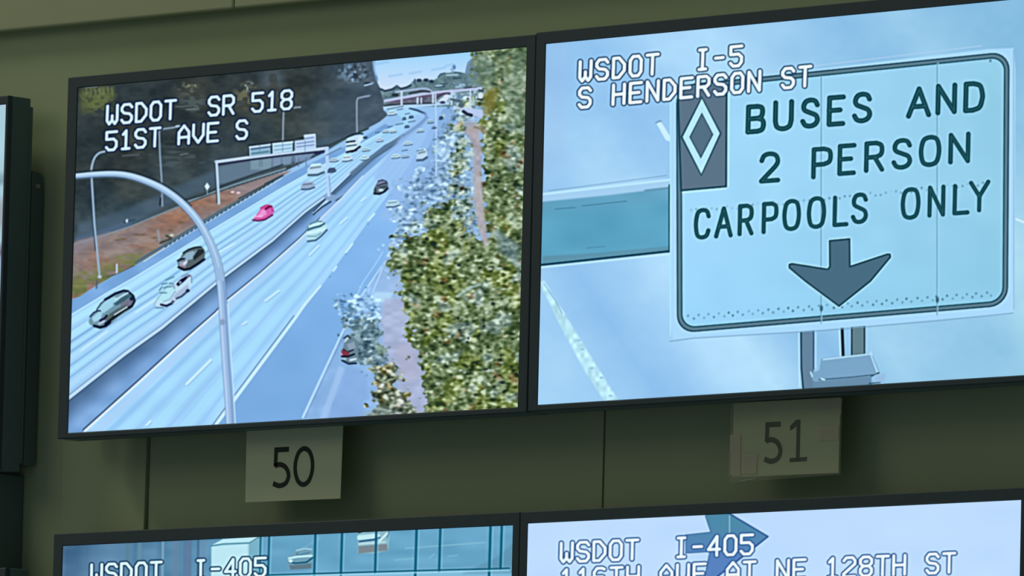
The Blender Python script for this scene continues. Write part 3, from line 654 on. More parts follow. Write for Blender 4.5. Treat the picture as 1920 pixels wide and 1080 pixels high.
    L([(302, 571), (312, 573.5), (322, 569)], 4, (14, 18, 56), 1); L([(322, 569), (328, 561), (340, 556), (354, 544)], 3.6, (52, 72, 104), 1.1); E(327, 561, 3, 3, (190, 214, 240), 1); E(352, 545, 3.6, 3, (24, 36, 68), 1)
    L([(293, 577), (306, 577)], 3.4, (110, 152, 190), 1.2)
    cv.done()
    vehicle('dark sedan behind the wagons in the picture')
    P([(333, 489), (338, 484), (344, 473), (352, 467), (361, 463.5), (372, 461.5), (380, 464), (384.5, 471), (384, 482), (376, 490), (363, 500), (350, 507), (340, 505), (334, 498)], (84, 100, 106), 1.2)
    P([(340, 484), (350, 474), (362, 470), (368, 476), (360, 486), (348, 489)], (142, 178, 200), 2); L([(344, 474), (354, 468), (366, 464), (377, 463)], 3, (26, 38, 52), 1); P([(362, 480), (372, 468), (382, 467), (382, 474), (372, 482), (364, 488)], (36, 44, 50), 1.6); L([(368, 470), (362, 480)], 2.4, (130, 156, 170), 1)
    L([(333, 489), (339, 485.5), (346, 485)], 3, (14, 26, 56), .9); P([(336, 491), (346, 489), (352, 494), (346, 500), (336, 499)], (150, 166, 194), 1.6); L([(345, 495), (350, 490)], 3.6, (220, 224, 240), 1); L([(335, 501), (345, 506), (356, 504), (372, 494), (383, 486)], 4.4, (14, 18, 40), 1.1)
    L([(341, 498), (347, 500)], 3, (170, 130, 150), 1)
    cv.done()
    vehicle('bright pink red car on the left lanes in the picture')
    P([(474, 412), (479, 405), (486, 396), (490, 388), (498, 383.5), (508, 384.5), (513, 390), (513, 398), (509, 404), (497, 411), (480, 414.5)], (212, 96, 176), 1.1)
    P([(482, 406), (490, 394), (498, 392), (500, 402), (488, 408)], (236, 150, 210), 1.6); L([(489, 390), (498, 386), (504, 385)], 3, (190, 60, 120), 1); L([(498, 392), (505, 387.5), (509, 387)], 4, (120, 14, 74), 1); L([(510, 392), (513, 396)], 3, (176, 60, 140), 1)
    L([(476, 406), (492, 405)], 2.2, (242, 190, 236), .9); L([(474, 412.5), (484, 414), (497, 411.5), (511, 403)], 3, (92, 24, 76), 1)
    cv.done()
    vehicle('white car just past the barrier end in the picture')
    P([(575, 449), (574, 438), (577, 427), (583, 419), (594, 414), (606, 415), (613, 421), (614.5, 431), (605, 444), (592, 452), (580, 453.5)], (180, 226, 242), 1.1)
    L([(577, 427), (584, 418.5), (596, 414.5), (604, 416)], 2.6, (84, 130, 152), 1); L([(577, 431), (588, 427), (600, 424), (608, 419)], 3.8, (52, 96, 120), 1.1); L([(580, 424), (594, 421), (604, 418)], 3.4, (206, 244, 252), 1); L([(578, 437), (594, 434), (602, 430)], 4, (208, 246, 255), 1.4)
    L([(577, 443), (592, 443), (602, 437)], 2.4, (120, 166, 184), 1); L([(577, 452.5), (592, 450.5), (603, 442), (613, 431)], 3.4, (60, 98, 132), 1.1); L([(604, 432), (609, 428)], 3, (210, 240, 250), .9)
    cv.done()
    vehicle('dark car driving away on the right lanes in the picture')
    P([(700, 361), (701, 354), (705, 346), (709, 340), (717, 337), (725, 340), (728, 347), (727, 355), (720, 361), (710, 364), (702, 364)], (92, 108, 126), 1.1)
    P([(706, 347), (712, 341), (722, 340), (723, 344), (712, 347)], (140, 146, 186), 1.2); L([(708, 348), (718, 344), (726, 343)], 2.6, (50, 56, 84), .9); L([(709, 339.5), (717, 337), (725, 340)], 1.8, (46, 56, 80), .9); L([(704, 354), (704, 361)], 3, (40, 60, 70), 1)
    E(714.5, 356.5, 5, 2.6, (196, 224, 238), 1); L([(702, 363), (712, 363.5), (721, 359), (727, 353)], 3.8, (16, 28, 50), 1); L([(713, 351.5), (724, 350)], 2.4, (36, 58, 70), 1)
    cv.done()
    vehicle('parked red tailed car half hidden by the bush in the picture')
    P([(639, 675), (641, 660), (646, 642), (652, 630), (664, 632), (672, 645), (672, 668), (666, 682), (650, 682)], (104, 132, 148), 1.4)
    L([(645, 634), (652, 629), (657, 634)], 2.6, (34, 48, 58), 1); L([(647, 640), (652, 634)], 3, (196, 216, 224), 1); P([(650, 646), (664, 640), (667, 652), (656, 658)], (140, 160, 184), 2)
    L([(644, 655), (652, 660), (662, 656)], 2.6, (20, 30, 44), 1); P([(640, 656), (650, 658), (656, 662), (652, 668), (641, 666)], (128, 52, 70), 1.2); L([(640, 663), (642, 667)], 3, (210, 160, 190), .8)
    L([(641, 668), (652, 668.5), (664, 664)], 3.4, (14, 20, 44), .9); L([(641, 672.5), (648, 673)], 3, (176, 206, 236), .9); L([(657, 675), (667, 673)], 4, (200, 226, 244), 1); L([(642, 676), (654, 682), (668, 681)], 3.4, (14, 36, 62), 1)
    cv.done()
    vehicle('white truck with tall box in the picture', 'pictured_truck')
    P([(648, 285), (648, 265), (651, 258), (668, 253), (683, 253.5), (684, 260), (676, 266), (676, 278), (668, 286)], (190, 222, 246), 1); L([(650, 257.5), (662, 252), (676, 250), (680, 251)], 3, (22, 44, 62), .9); P([(672, 256), (682, 255), (678, 264), (671, 268)], (214, 236, 252), 1)
    for a_, b_, w, c in (((650, 266.5), (654, 266), 3.4, (24, 38, 60)), ((657, 265.5), (665, 264.5), 3.4, (24, 38, 60)), ((650, 274), (668, 271.5), 2.4, (52, 86, 100)), ((651, 269.5), (668, 267.5), 2.6, (214, 238, 250)), ((650, 280), (668, 277), 4, (206, 232, 250)), ((650, 285.5), (660, 283), 3.6, (16, 14, 44)), ((660, 284), (668, 281), 4.4, (16, 14, 44)), ((668, 280), (675, 275), 4, (26, 30, 60))): L([a_, b_], w, c, .9)
    E(685, 258, 4.5, 2.6, (40, 74, 96), 1); cv.done()
    small = [(577, 348, 26, 15, (150, 176, 208), 'grey car under the gantry in the picture'), (592, 318, 32, 22, (186, 220, 244), 'white pickup under the gantry in the picture'), (622, 319, 16, 9, (70, 92, 128), 'dark car right of the gantry leg in the picture'),
             (651, 297, 20, 12, (196, 224, 248), 'white van behind the gantry in the picture'), (626, 300, 18, 7, (190, 214, 240), 'long low trailer by the gantry in the picture'), (684, 296, 16, 9, (190, 228, 246), 'white car following the van in the picture'), (686, 280, 15, 7, (190, 226, 246), 'pale car beside the truck in the picture'),
             (712, 262, 13, 8, (196, 220, 246), 'white car ahead of the truck in the picture'), (723, 246, 12, 6, (196, 226, 246), 'left one of two far cars in the picture'), (737, 246, 12, 6, (200, 230, 248), 'right one of two far cars in the picture'), (765, 269, 17, 7, (190, 226, 246), 'white car right of the median in the picture'),
             (742, 293, 17, 8, (194, 230, 248), 'white car in the second lane in the picture'), (760, 293, 14, 6, (170, 206, 232), 'grey blue car in the third lane in the picture'), (791, 290, 20, 22, (190, 220, 244), 'white box van on the right lanes in the picture'), (788, 245, 14, 6, (186, 222, 244), 'distant pale car past the median bend in the picture'),
             (763, 237, 9, 5, (90, 126, 160), 'distant dark car left of the bend in the picture'), (771, 219, 9, 5, (80, 110, 140), 'farthest dark car before the bend in the picture'), (758, 222, 7, 5, (90, 124, 150), 'tiny dark car before the bend in the picture'), (735, 212, 18, 9, (190, 224, 242), 'white bus at the far curve in the picture'),
             (807, 228, 12, 6, (170, 204, 232), 'far pale car right of the bend in the picture'), (814, 239, 8, 4, (110, 146, 176), 'far grey car right of the bend in the picture'), (827, 221, 8, 6, (60, 86, 120), 'far dark car on the exit lane in the picture'), (736, 382, 26, 13, (178, 216, 238), 'white car beside the brush in the picture')]
    for x, y, w, h, c, lb in small:
        vehicle(lb); k = np.array(c, float); p = w / 2; q = h / 2; x0_ = x
        P([(x - p, y + q), (x - p * .96, y - q * .1), (x - p * .5, y - q), (x + p * .6, y - q * 1.1), (x + p, y - q * .4), (x + p, y + q * .5), (x + p * .3, y + q)], c, 1)
        L([(x - p * .6, y - q * .25), (x + p * .55, y - q * .5)], max(1.6, h * .15), k * .58, 1.0, .85)
        L([(x - p * .5, y - q * .75), (x + p * .5, y - q * .9)], max(1.4, h * .14), np.minimum(k * 1.12, 255), .9, .9)
        L([(x - p * .85, y + q * .95), (x + p * .2, y + q * .9), (x + p * .95, y + q * .45)], max(2, h * .2), k * .12 + np.array((26, 50, 78)), 1.0, .85)
        cv.done()
    L([(574, 327), (600, 324)], 3, (40, 58, 84), 1, .0)
    for x, y, w in ((726, 205, 30), (745, 206, 10), (760, 214, 8), (766, 229, 12), (742, 234, 14), (728, 238, 8), (704, 249, 8), (754, 283, 10), (782, 283, 12), (812, 262, 6), (825, 260, 10), (822, 258, 12)):
        L([(x, y), (x + w, y - w * .2)], 2, (62, 96, 124), .9, .8)
    L([(612, 291), (628, 283), (640, 277)], 2, (60, 80, 96), 1, .6)
    L([(700, 306), (690, 300)], 1, (150, 190, 230), 1, .1)
    # foreground lamp post
    cv.part('pictured_lamp_post', 'thick curved lamp post in front of the road in the picture')
    arm = spline([(120, 331), (143, 329.5), (178, 326.5), (212, 325.5), (240, 328.5), (270, 337.5), (305, 353.5), (340, 379), (370, 412), (392, 450), (406, 487), (414, 528), (417.5, 570), (423, 662), (428, 732), (432, 800)], 8)
    n = len(arm); ws = [8 + 7.5 * min(1, i / (n * .72)) for i in range(n)]
    L([(x + .6, y + 2) for x, y in arm], [w + 2 for w in ws], (84, 116, 150), 1.4, .7)
    L([(x + 1.2, y - 2.6) for x, y in arm[:60]], [w + 2 - 2.4 * max(0, i - 30) / 30 for i, w in enumerate(ws[:60])], (24, 38, 46), 1.3, .75)
    L(arm, ws, (154, 188, 226), 1); L([(x + .4, y - 1.4) for x, y in arm[:84]], [w * (.52 - .44 * max(0, i - 40) / 44) for i, w in enumerate(ws[:84])], (200, 230, 252), 1.8, .85)
    L([(x - 4, y) for x, y in arm[88:]], 3.6, (190, 216, 248), 1.4, .8); L([(x + 5, y) for x, y in arm[88:]], 4, (120, 154, 204), 1.6, .8)
    L([(x + 9.5, y) for x, y in arm[96:]], 2.6, (196, 232, 255), 1, .9)
    E(417, 604, 5, 6, (120, 144, 180), 2, .7)
    cv.done()
    caption(cv, 'WSDOT  SR 518', 201.8, 199, 27.25, -.086, 18.6, 34, -1.2, 5.6, (206, 238, 255), (14, 30, 66), 2.6)
    cv.done(); 
    caption(cv, '51ST AVE S', 200.4, 248.2, 27.15, -.086, 18.6, 33.6, -1.2, 5.6, (206, 238, 255), (14, 30, 66), 2.6)
    cv.done()
    cv.finish(.6, .8, 2.4)
    return cv

# ---------------------------------------------------------------- picture: carpool sign
def sign_letters():
    """strokes for the road sign alphabet, unit box, y down"""
    S = spline([(.94, .2), (.8, .05), (.5, 0), (.2, .05), (.06, .22), (.14, .38), (.5, .49), (.86, .6), (.97, .78), (.82, .94), (.5, 1), (.18, .95), (.02, .8)], 4)
    O = spline([(.5, 0), (.86, .08), (1, .35), (1, .65), (.86, .92), (.5, 1), (.14, .92), (0, .65), (0, .35), (.14, .08)], 4, True); O.append(O[0])
    return {
     'B': [[(0, 1), (0, 0), (.6, 0)] + spline([(.6, 0), (.86, .06), (.92, .24), (.84, .42), (.6, .48)], 4) + [(0, .48)], [(.6, .48)] + spline([(.6, .48), (.92, .56), (1, .75), (.9, .94), (.6, 1)], 4) + [(0, 1)]],
     'U': [[(0, 0), (0, .6)] + spline([(0, .7), (.12, .92), (.5, 1), (.88, .92), (1, .7)], 4) + [(1, 0)]],
     'S': [S], 'O': [O],
     'E': [[(1, 0), (0, 0), (0, 1), (1, 1)], [(0, .48), (.78, .48)]],
     'A': [[(0, 1), (.5, 0), (1, 1)], [(.2, .66), (.8, .66)]],
     'N': [[(0, 1), (0, 0), (1, 1), (1, 0)]],
     'D': [[(0, 0), (.45, 0)] + spline([(.45, 0), (.85, .1), (1, .4), (1, .6), (.85, .9), (.45, 1)], 4) + [(0, 1), (0, 0)]],
     '2': [spline([(.04, .24), (.18, .06), (.5, 0), (.84, .07), (.97, .26), (.88, .44), (.5, .7), (.04, 1)], 4) + [(1, 1)]],
     'P': [[(0, 1), (0, 0), (.6, 0)] + spline([(.6, 0), (.92, .08), (1, .28), (.92, .48), (.6, .56)], 4) + [(0, .56)]],
     'R': [[(0, 1), (0, 0), (.6, 0)] + spline([(.6, 0), (.9, .08), (.98, .26), (.9, .44), (.6, .52)], 4) + [(0, .52)], [(.52, .52), (1, 1)]],
     'C': [spline([(1, .24), (.86, .06), (.5, 0), (.14, .08), (0, .35), (0, .65), (.14, .92), (.5, 1), (.86, .94), (1, .76)], 4)],
     'L': [[(0, 0), (0, 1), (1, 1)]],
     'Y': [[(0, 0), (.5, .5), (1, 0)], [(.5, .5), (.5, 1)]],
    }

def picture_sign():
    cv = Canvas(995, 0, 1965, 775, [(1024.2, 82.7), (1946, -5), (1008.7, 758.9), (1933.3, 702.4)], (150, 196, 236))
    cv.quad = None
    P, L, E = cv.poly, cv.line, cv.ell
    def bgc(X, Y):
        u = (X - 1000) * .84 - (Y - 400) * .54      # across the lanes
        t = np.interp(u, [-420, -200, -60, 10, 70, 130, 200, 290, 330, 420, 520, 600, 680, 760, 850, 930, 1010], [10, 4, -6, -30, -12, 14, 20, -22, -26, 0, -10, -16, 16, 12, -24, 6, -26])
        n = (noise(X, Y, 70, 50, 3) - .5) * 14 + (noise(X, Y, 18, 14, 4) - .5) * 5
        right = np.clip((X - 1300) / 600, 0, 1)
        up = np.clip((Y - 120) / 320, 0, 1)
        t2 = np.interp(u, [-100, 60, 150, 260, 360, 460, 560, 680, 780, 880, 980, 1100], [0, 4, -26, -22, 6, 10, -6, -28, -10, -26, -34, -20])
        t = t * up + t2 * (1 - up)
        v = t + n; v = np.where(v < 0, v * .62, v * .75)
        return np.array((163, 210, 247.)) + v[..., None] * np.array((1.15, .95, .5)) + right[..., None] * np.array((-6, -2, -12))
    cv.put((slice(0, cv.h), slice(0, cv.w)), np.ones((cv.h, cv.w)), bgc)
    P([(1024, 84), (1060, 80), (1060, 300), (1018, 340)], (156, 192, 234), 18, .35)
    # worn lane stripe
    cv.part('pictured_lane_stripe', 'worn white lane stripe in the picture')
    P([(1010, 528), (1020, 526), (1060, 590), (1100, 655), (1158, 748), (1134, 753), (1096, 695), (1050, 610)], lambda X, Y: np.array((188, 234, 250.)) + ((noise(X, Y, 7, 9, 9) - .5) * 44)[..., None], 2.4)
    L([(1020, 532), (1042, 564), (1054, 588)], 2.6, (132, 172, 210), 1, .7)
    for x, y in ((1085, 638), (1110, 690), (1128, 708), (1145, 742), (1092, 655)): E(x, y, 4, 2, (146, 190, 224), 1, .8)
    cv.done(); cv.part('pictured_lane_stripe', 'short bright stripe end beside the diamond panel in the picture')
    P([(1231, 232), (1240, 229), (1258, 258), (1257, 266), (1248, 262)], (204, 240, 255), 1.6); L([(1230, 230), (1237, 226), (1240, 228)], 2, (96, 130, 150), .9, .7)
    cv.done()
    # teal rail
    cv.part('pictured_rail', 'teal side rail in the picture')
    def tealc(X, Y):
        n = (noise(X, Y, 60, 30, 21) - .5) * 14; t = np.clip((Y - 350 + (X - 1018) * .08) / 60, 0, 1)[..., None]
        return np.array((112, 168, 200.)) * (1 - t) + np.array((92, 164, 196.)) * t + n[..., None]
    P([(1000, 376), (1019, 372), (1140, 360), (1256, 350), (1256, 472), (1140, 484), (1000, 497)], tealc, 1.4)
    P([(1000, 364), (1019, 362), (1140, 349), (1257, 336), (1256, 352), (1140, 366), (1000, 380)], (164, 208, 242), 2.4); L([(1000, 366), (1019, 364), (1140, 350), (1257, 337)], 4.5, (188, 232, 255), 1.2)
    L([(1030, 357.5), (1140, 343.5), (1250, 329)], 1.8, (120, 160, 190), 1, .7)
    L([(1042, 392), (1078, 389)], 2, (66, 124, 152), .9, .8); L([(1092, 386), (1175, 377)], 2, (66, 124, 152), .9, .8); L([(1100, 465), (1134, 462)], 2, (74, 134, 160), .9, .7); L([(1210, 357), (1254, 352)], 3.4, (84, 132, 158), 1.6, .7)
    P([(1019, 480), (1120, 474), (1256, 462), (1256, 472), (1120, 484), (1016, 494)], (92, 138, 160), 3, .7)
    L([(1255, 347), (1255, 472)], 3, (20, 74, 92), .9); L([(1000, 498), (1016, 496.5), (1120, 485.5), (1256, 471)], 4, (8, 62, 84), 1); L([(1000, 503), (1120, 490.5), (1256, 476.5)], 3, (186, 230, 250), 1)
    cv.done()
    # posts and lamp housing under the sign
    cv.part('pictured_post', 'sign post and lamp housing under the sign in the picture')
    P([(1501, 617), (1526, 616), (1526, 700), (1528, 740), (1506, 740), (1502, 690)], (100, 132, 160), 1.2); L([(1502, 618), (1502.5, 690), (1506, 730)], 3, (20, 66, 84), 1); L([(1502, 619.5), (1525, 618)], 2.4, (20, 56, 84), .9); L([(1525.5, 618), (1525.5, 692)], 2, (36, 64, 104), .9)
    L([(1498, 620), (1499, 725)], 2.4, (190, 230, 250), 1, .8); L([(1529.5, 618), (1529.5, 690)], 2.4, (186, 224, 250), 1, .8)
    P([(1597, 611), (1621, 609), (1621, 664), (1597, 667)], (98, 130, 142), 1); L([(1597, 611), (1621, 609), (1621, 664), (1597, 667), (1597, 611)], 2.6, (14, 50, 62), .9)
    L([(1579, 612), (1581, 669)], 5.6, (14, 36, 48), .9); L([(1573.5, 612), (1576, 668)], 2.4, (190, 226, 250), 1)
    P([(1540, 672), (1632, 662), (1646, 698), (1634, 704), (1524, 714), (1520, 700), (1536, 694)], (122, 166, 200), 1.2); L([(1544, 674), (1630, 664), (1634, 660)], 3, (178, 220, 246), 1); L([(1633, 664), (1645, 697)], 4, (176, 220, 248), 1); L([(1636, 668), (1647, 695)], 1.4, (90, 130, 160), .9, .7)
    L([(1536, 712), (1600, 707), (1634, 703)], 2.4, (64, 98, 124), 1); P([(1524, 715), (1634, 705), (1634, 730), (1524, 738)], (104, 142, 172), 1.6); L([(1540, 710), (1546, 712)], 3, (196, 232, 250), 1); L([(1520, 698), (1523, 706)], 3, (180, 222, 246), 1)
    L([(1634, 705), (1648, 699)], 2.6, (36, 68, 84), 1); L([(1630, 719), (1650, 717)], 2.6, (60, 92, 112), 1); P([(1640, 702), (1660, 700), (1658, 716), (1640, 717)], (150, 192, 226), 2)
    cv.done()
    # the sign itself
    cv.part('pictured_sign', 'white carpool lane sign in the picture')
    sheet = [(1257, 168), (1300, 158), (1850, 92), (1900, 90), (1904, 130), (1902, 588), (1700, 604), (1500, 622), (1262, 636), (1256, 600)]
    P(sheet, (170, 218, 252), 1.6)
    L([(1256, 640), (1300, 634), (1540, 620), (1750, 602), (1900, 587)], 2, (120, 162, 196), 1, .8); L([(1900.5, 95), (1901, 580)], 1.8, (134, 174, 206), 1, .7); L([(1257, 180), (1257, 630)], 2, (178, 234, 255), 1); L([(1440, 134), (1840, 86)], 2, (176, 208, 240), 1.2, .8)
    def rounded(ins, r):
        TL, TR, BR, BL = np.array((1268., 160)), np.array((1893., 96)), np.array((1890., 573)), np.array((1269., 625))
        ex = (TR - TL) / np.linalg.norm(TR - TL); ey = np.array((-.004, 1.)); ex2 = (BR - BL) / np.linalg.norm(BR - BL)
        c = [TL + ex * ins + ey * ins, TR - ex * ins + ey * ins, BR - ex2 * ins - ey * ins, BL + ex2 * ins - ey * ins]
        out = []
        for k, (sx, sy, e, a0) in enumerate(((1, 1, ex, 180), (-1, 1, ex, 270), (-1, -1, ex2, 0), (1, -1, ex2, 90))):
            cen = c[k] + e * sx * r + ey * sy * r
            for t in np.linspace(a0, a0 + 90, 8): out.append(tuple(cen + e * math.cos(math.radians(t)) * r + ey * math.sin(math.radians(t)) * r))
        return out
    P(rounded(0, 34), (22, 62, 84), 1.1); P(rounded(2.6, 32), (92, 128, 146), 1); P(rounded(8, 27), (18, 68, 84), 1)
    def face(X, Y):
        t = np.clip((X - 1270) / 610, 0, 1)[..., None]; b_ = np.clip((Y - 350) / 250, 0, 1)[..., None]
        return np.array((164, 219, 255.)) * (1 - t) + np.array((148, 207, 234.)) * t + b_ * np.array((-8, -4, -2)) + ((noise(X, Y, 50, 40, 31) - .5) * 6)[..., None]
    P(rounded(10.5, 25), face, 1.1)
    for x, y0, y1 in ((1540, 143, 606), (1757.5, 118, 590)):
        L([(x + 2, y0), (x + 1, y1)], 2, (176, 228, 255), 1, .7); L([(x, y0), (x - .5, y1)], 2.2, (104, 158, 182), .9, .85)
        E(x, y1 - 28, 3, 6, (44, 80, 100), 1.2, .8)
    rng = np.random.RandomState(2)
    for k in range(62):
        x = 1292 + k * 9.3; y = 600 - (x - 1292) * .0775 + (k % 2) * 6 - 8; s_ = rng.uniform(.3, 1)
        E(x + rng.uniform(-2, 2), y, 2.2, 2.4, (72, 118, 142), 1, s_ * .9)
    for k in range(58):
        x = 1296 + k * 9.6; y = 397 - (x - 1296) * .098 + rng.uniform(-4, 4); s_ = rng.uniform(.1, .8)
        E(x, y, 2.2, 2.4, (90, 138, 160), 1, s_)
    E(1857, 114, 2.4, 2.6, (90, 130, 160), 1)
    L([(1906, 411), (1930, 421)], 4, (206, 238, 252), 1.2)
    # diamond panel
    P([(1270, 168), (1363, 158), (1361.5, 349), (1277, 357)], (92, 116, 136), 1); L([(1271, 170), (1277, 357), (1361.5, 349.5), (1362.5, 160)], 3.4, (14, 66, 84), 1)
    L([(1280, 361), (1361, 353.5)], 2.6, (190, 236, 255), 1); L([(1366.5, 170), (1365.5, 350)], 2.4, (190, 236, 255), 1)
    outer = [(1316, 185), (1349.5, 250), (1315, 326), (1280, 257)]; inner = [(1316, 214), (1335.5, 252), (1314, 294), (1294.5, 257)]
    P([(1316, 180), (1353, 250), (1315, 331), (1276, 257)], (30, 76, 98), 1); P(outer, (184, 232, 255), .9); P([(1316, 211), (1337.5, 252), (1314, 297.5), (1292.5, 257)], (30, 76, 98), .9); P(inner, (84, 112, 132), .9)
    # arrow
    arrow = [(1555.5, 451.5), (1593, 448), (1593.5, 500), (1664, 476.5), (1669, 477), (1669.5, 482), (1632, 527), (1573, 574), (1510, 527), (1480, 502), (1480, 496), (1485, 494.5), (1552, 505), (1556, 500)]
    L(arrow + [arrow[0]], 7, (186, 234, 255), 1.4, .8); P(arrow, (72, 108, 130), .9); L(arrow + [arrow[0]], 3, (14, 62, 80), .9)
    cv.done()
    # lettering
    G = sign_letters()
    rows = [('BUSESAND', [(1399, 195, 1437, 251), (1450, 187, 1489, 246), (1501, 183, 1539, 241), (1551, 178, 1586, 237), (1598, 172, 1637, 231), (1700, 162, 1747, 221), (1755, 156, 1795, 215), (1807, 152, 1847, 211)]),
            ('2PERSON', [(1423, 284, 1464, 343), (1522, 275, 1562, 335), (1571, 269, 1606, 329), (1621, 264, 1659, 323), (1672, 259, 1712, 318), (1724, 253, 1765, 313), (1779, 248, 1820, 307)]),
            ('CARPOOLSONLY', [(1302, 390, 1333, 449), (1340, 387, 1375, 446), (1384, 382, 1414, 442), (1429, 378, 1460, 438), (1468, 373, 1502, 433), (1514, 368, 1549, 429), (1562, 366, 1592, 425), (1596, 361, 1629, 420), (1690, 351, 1726, 412), (1740, 347, 1773, 407), (1787, 344, 1819, 403), (1817, 338, 1857, 398)])]
    starts = {'BUSESAND': {0: 'BUSES', 5: 'AND'}, '2PERSON': {0: '2', 1: 'PERSON'}, 'CARPOOLSONLY': {0: 'CARPOOLS', 8: 'ONLY'}}
    for text, boxes in rows:
        for n_, (ch, (x0, y0, x1, y1)) in enumerate(zip(text, boxes)):
            if n_ in starts[text]: cv.part('pictured_lettering', 'dark lettering %s on the carpool lane sign' % starts[text][n_])
            w = 9.2 if text[0] == 'B' else 8.5 if text[0] == '2' else 7.8
            gx0, gx1, gy0, gy1 = x0 + w / 2, x1 - w / 2, y0 + w / 2, y1 - w / 2; sl = -.075
            st = [[(gx0 + (gx1 - gx0) * u - 1.2 * v, gy0 + (gy1 - gy0) * v + (gx1 - gx0) * (u - .5) * sl) for u, v in s_] for s_ in G[ch]]
            for s_ in st: L(s_, w, (14, 66, 78), .9)
            for s_ in st: L(s_, w * .32, (58, 112, 120), 1.2, .55)
    cv.done()
    caption(cv, 'WSDOT  I-5', 1088, 115.8, 31.4, -.098, 20.5, 36.5, -1.2, 6.4, (224, 244, 255), (38, 72, 106), 2.4)
    cv.done(); 
    caption(cv, 'S HENDERSON ST', 1087, 165.8, 31.75, -.096, 20.5, 36, -1.2, 6.4, (224, 244, 255), (38, 72, 106), 2.4)
    cv.done()
    cv.finish(.7)
    return cv

# ---------------------------------------------------------------- picture: fenced freeway (only its top shows)
def picture_fence():
    cv = Canvas(80, 970, 985, 1180, [(118.5, 1024), (961.7, 985), (99.1, 1676.6), (944.5, 1666.5)], (100, 156, 190))
    P, L, E = cv.poly, cv.line, cv.ell
    def bgc(X, Y):
        t = np.clip((X - 120) / 420, 0, 1)[..., None]; n = (noise(X, Y, 40, 14, 3) - .5) * 16
        up = np.clip((1060 - Y) / 60, 0, 1)[..., None] * np.clip((400 - X) / 200, 0, 1)[..., None]
        c = np.array((84, 122, 156.)) * (1 - t) + np.array((104, 166, 200.)) * t - up * 16
        s_ = (noise(X, Y * 0, 16, 50, 5) - .5) * 24 * np.clip((420 - X) / 120, 0, 1)
        return c + (n + s_)[..., None]
    cv.put((slice(0, cv.h), slice(0, cv.w)), np.ones((cv.h, cv.w)), bgc)
    for x, w, c in ((306, 4, (140, 180, 200)), (330, 14, (104, 134, 164)), (352, 16, (92, 118, 152)), (372, 4, (64, 96, 130)), (382, 6, (112, 140, 172)), (240, 10, (90, 128, 150)), (262, 8, (104, 146, 168))): L([(x, 1000), (x - 3, 1180)], w, c, 2, .7)
    P([(500, 1075), (700, 1070), (960, 1062), (990, 1180), (490, 1180)], (132, 192, 222), 2, .9)
    L([(540, 1045), (600, 1008)], 3, (128, 180, 208), 2, .5); L([(760, 1028), (910, 1017)], 2.4, (132, 190, 214), 1.2, .8); L([(740, 1050), (775, 1047)], 2.4, (132, 190, 214), 1.2, .7); L([(805, 1046), (815, 1039)], 2.4, (132, 190, 214), 1.2, .7); L([(840, 1043), (858, 1041)], 2.4, (132, 190, 214), 1.2, .6)
    P([(870, 1075), (930, 1045), (960, 1020), (985, 1075)], (88, 140, 168), 5, .6)
    cv.part('pictured_truck', 'white box truck in the picture')
    P([(396, 1023), (418, 1011), (484, 1006), (486, 1040), (462, 1085), (396, 1090)], (162, 212, 228), 1.2); P([(396, 1023), (418, 1011), (486, 1006), (468, 1018), (400, 1022)], (186, 232, 244), 1); P([(398, 1025), (464, 1020), (466, 1090), (396, 1092)], (188, 232, 244), 1.6)
    L([(396, 1023.5), (418, 1020), (468, 1018), (484, 1008)], 2.4, (76, 138, 160), 1); P([(467, 1020), (486, 1010), (490, 1085), (467, 1090)], (120, 178, 200), 1.4)
    cv.done()
    cv.part('pictured_car', 'silver sedan behind the fence posts in the picture')
    P([(539, 1058), (541, 1044), (556, 1032), (572, 1028), (586, 1030), (588, 1046), (586, 1062), (560, 1067), (542, 1067)], (112, 160, 182), 1.3); L([(556, 1032), (572, 1028.5), (584, 1030)], 2.6, (160, 206, 220), 1); L([(558, 1036), (556, 1042), (580, 1036)], 2.2, (84, 132, 160), 1)
    L([(542, 1047), (556, 1044), (584, 1042)], 4, (190, 236, 244), 1.1); L([(542, 1054), (555, 1056), (575, 1054), (586, 1046)], 3, (24, 90, 120), 1); E(545, 1052, 4, 3, (206, 244, 250), 1); P([(542, 1060), (584, 1056), (584, 1066), (545, 1068)], (94, 122, 138), 1.6)
    cv.done()
    cv.part('pictured_car', 'white car cut by the top edge of the picture')
    P([(671, 1037), (671, 1000), (680, 994), (724, 991), (731, 1004), (728, 1032), (700, 1038)], (140, 186, 200), 1.3); L([(674, 1008), (700, 1005), (708, 1005)], 9, (190, 234, 242), 1.5); L([(674, 1015), (700, 1012), (712, 1008)], 3, (44, 92, 140), 1); P([(672, 1024), (726, 1020), (727, 1032), (672, 1038)], (122, 136, 146), 1.6); L([(673, 998), (684, 994)], 4, (30, 70, 100), 1.2); L([(712, 1014), (726, 1000)], 4, (200, 236, 244), 1.4); L([(726, 1008), (730, 996)], 2.6, (96, 150, 170), 1); L([(674, 1020), (722, 1016)], 3.4, (180, 216, 228), 1.2)
    cv.done()
    for x, y1, w in ((489.5, 1180, 2.6), (505.5, 1180, 3.6), (592, 1180, 4.6), (642, 1180, 4.6), (706, 1073, 4.6), (781.5, 1180, 5), (826, 1071, 4.6), (920, 1180, 5), (941, 1066, 4.6)):
        cv.part('pictured_fence_post'); L([(x, 985), (x - (y1 - 985) * .03, y1)], w, (14, 100, 130), 1); L([(x + 4, 985), (x + 4 - (y1 - 985) * .03, y1)], 1.6, (140, 204, 226), .9, .6); cv.done()
    cv.part('pictured_fence_rail'); L([(505, 1078), (640, 1074), (780, 1070), (955, 1065.5)], 3, (22, 98, 126), 1); L([(505, 1081), (955, 1069)], 2, (156, 214, 236), 1); cv.done()
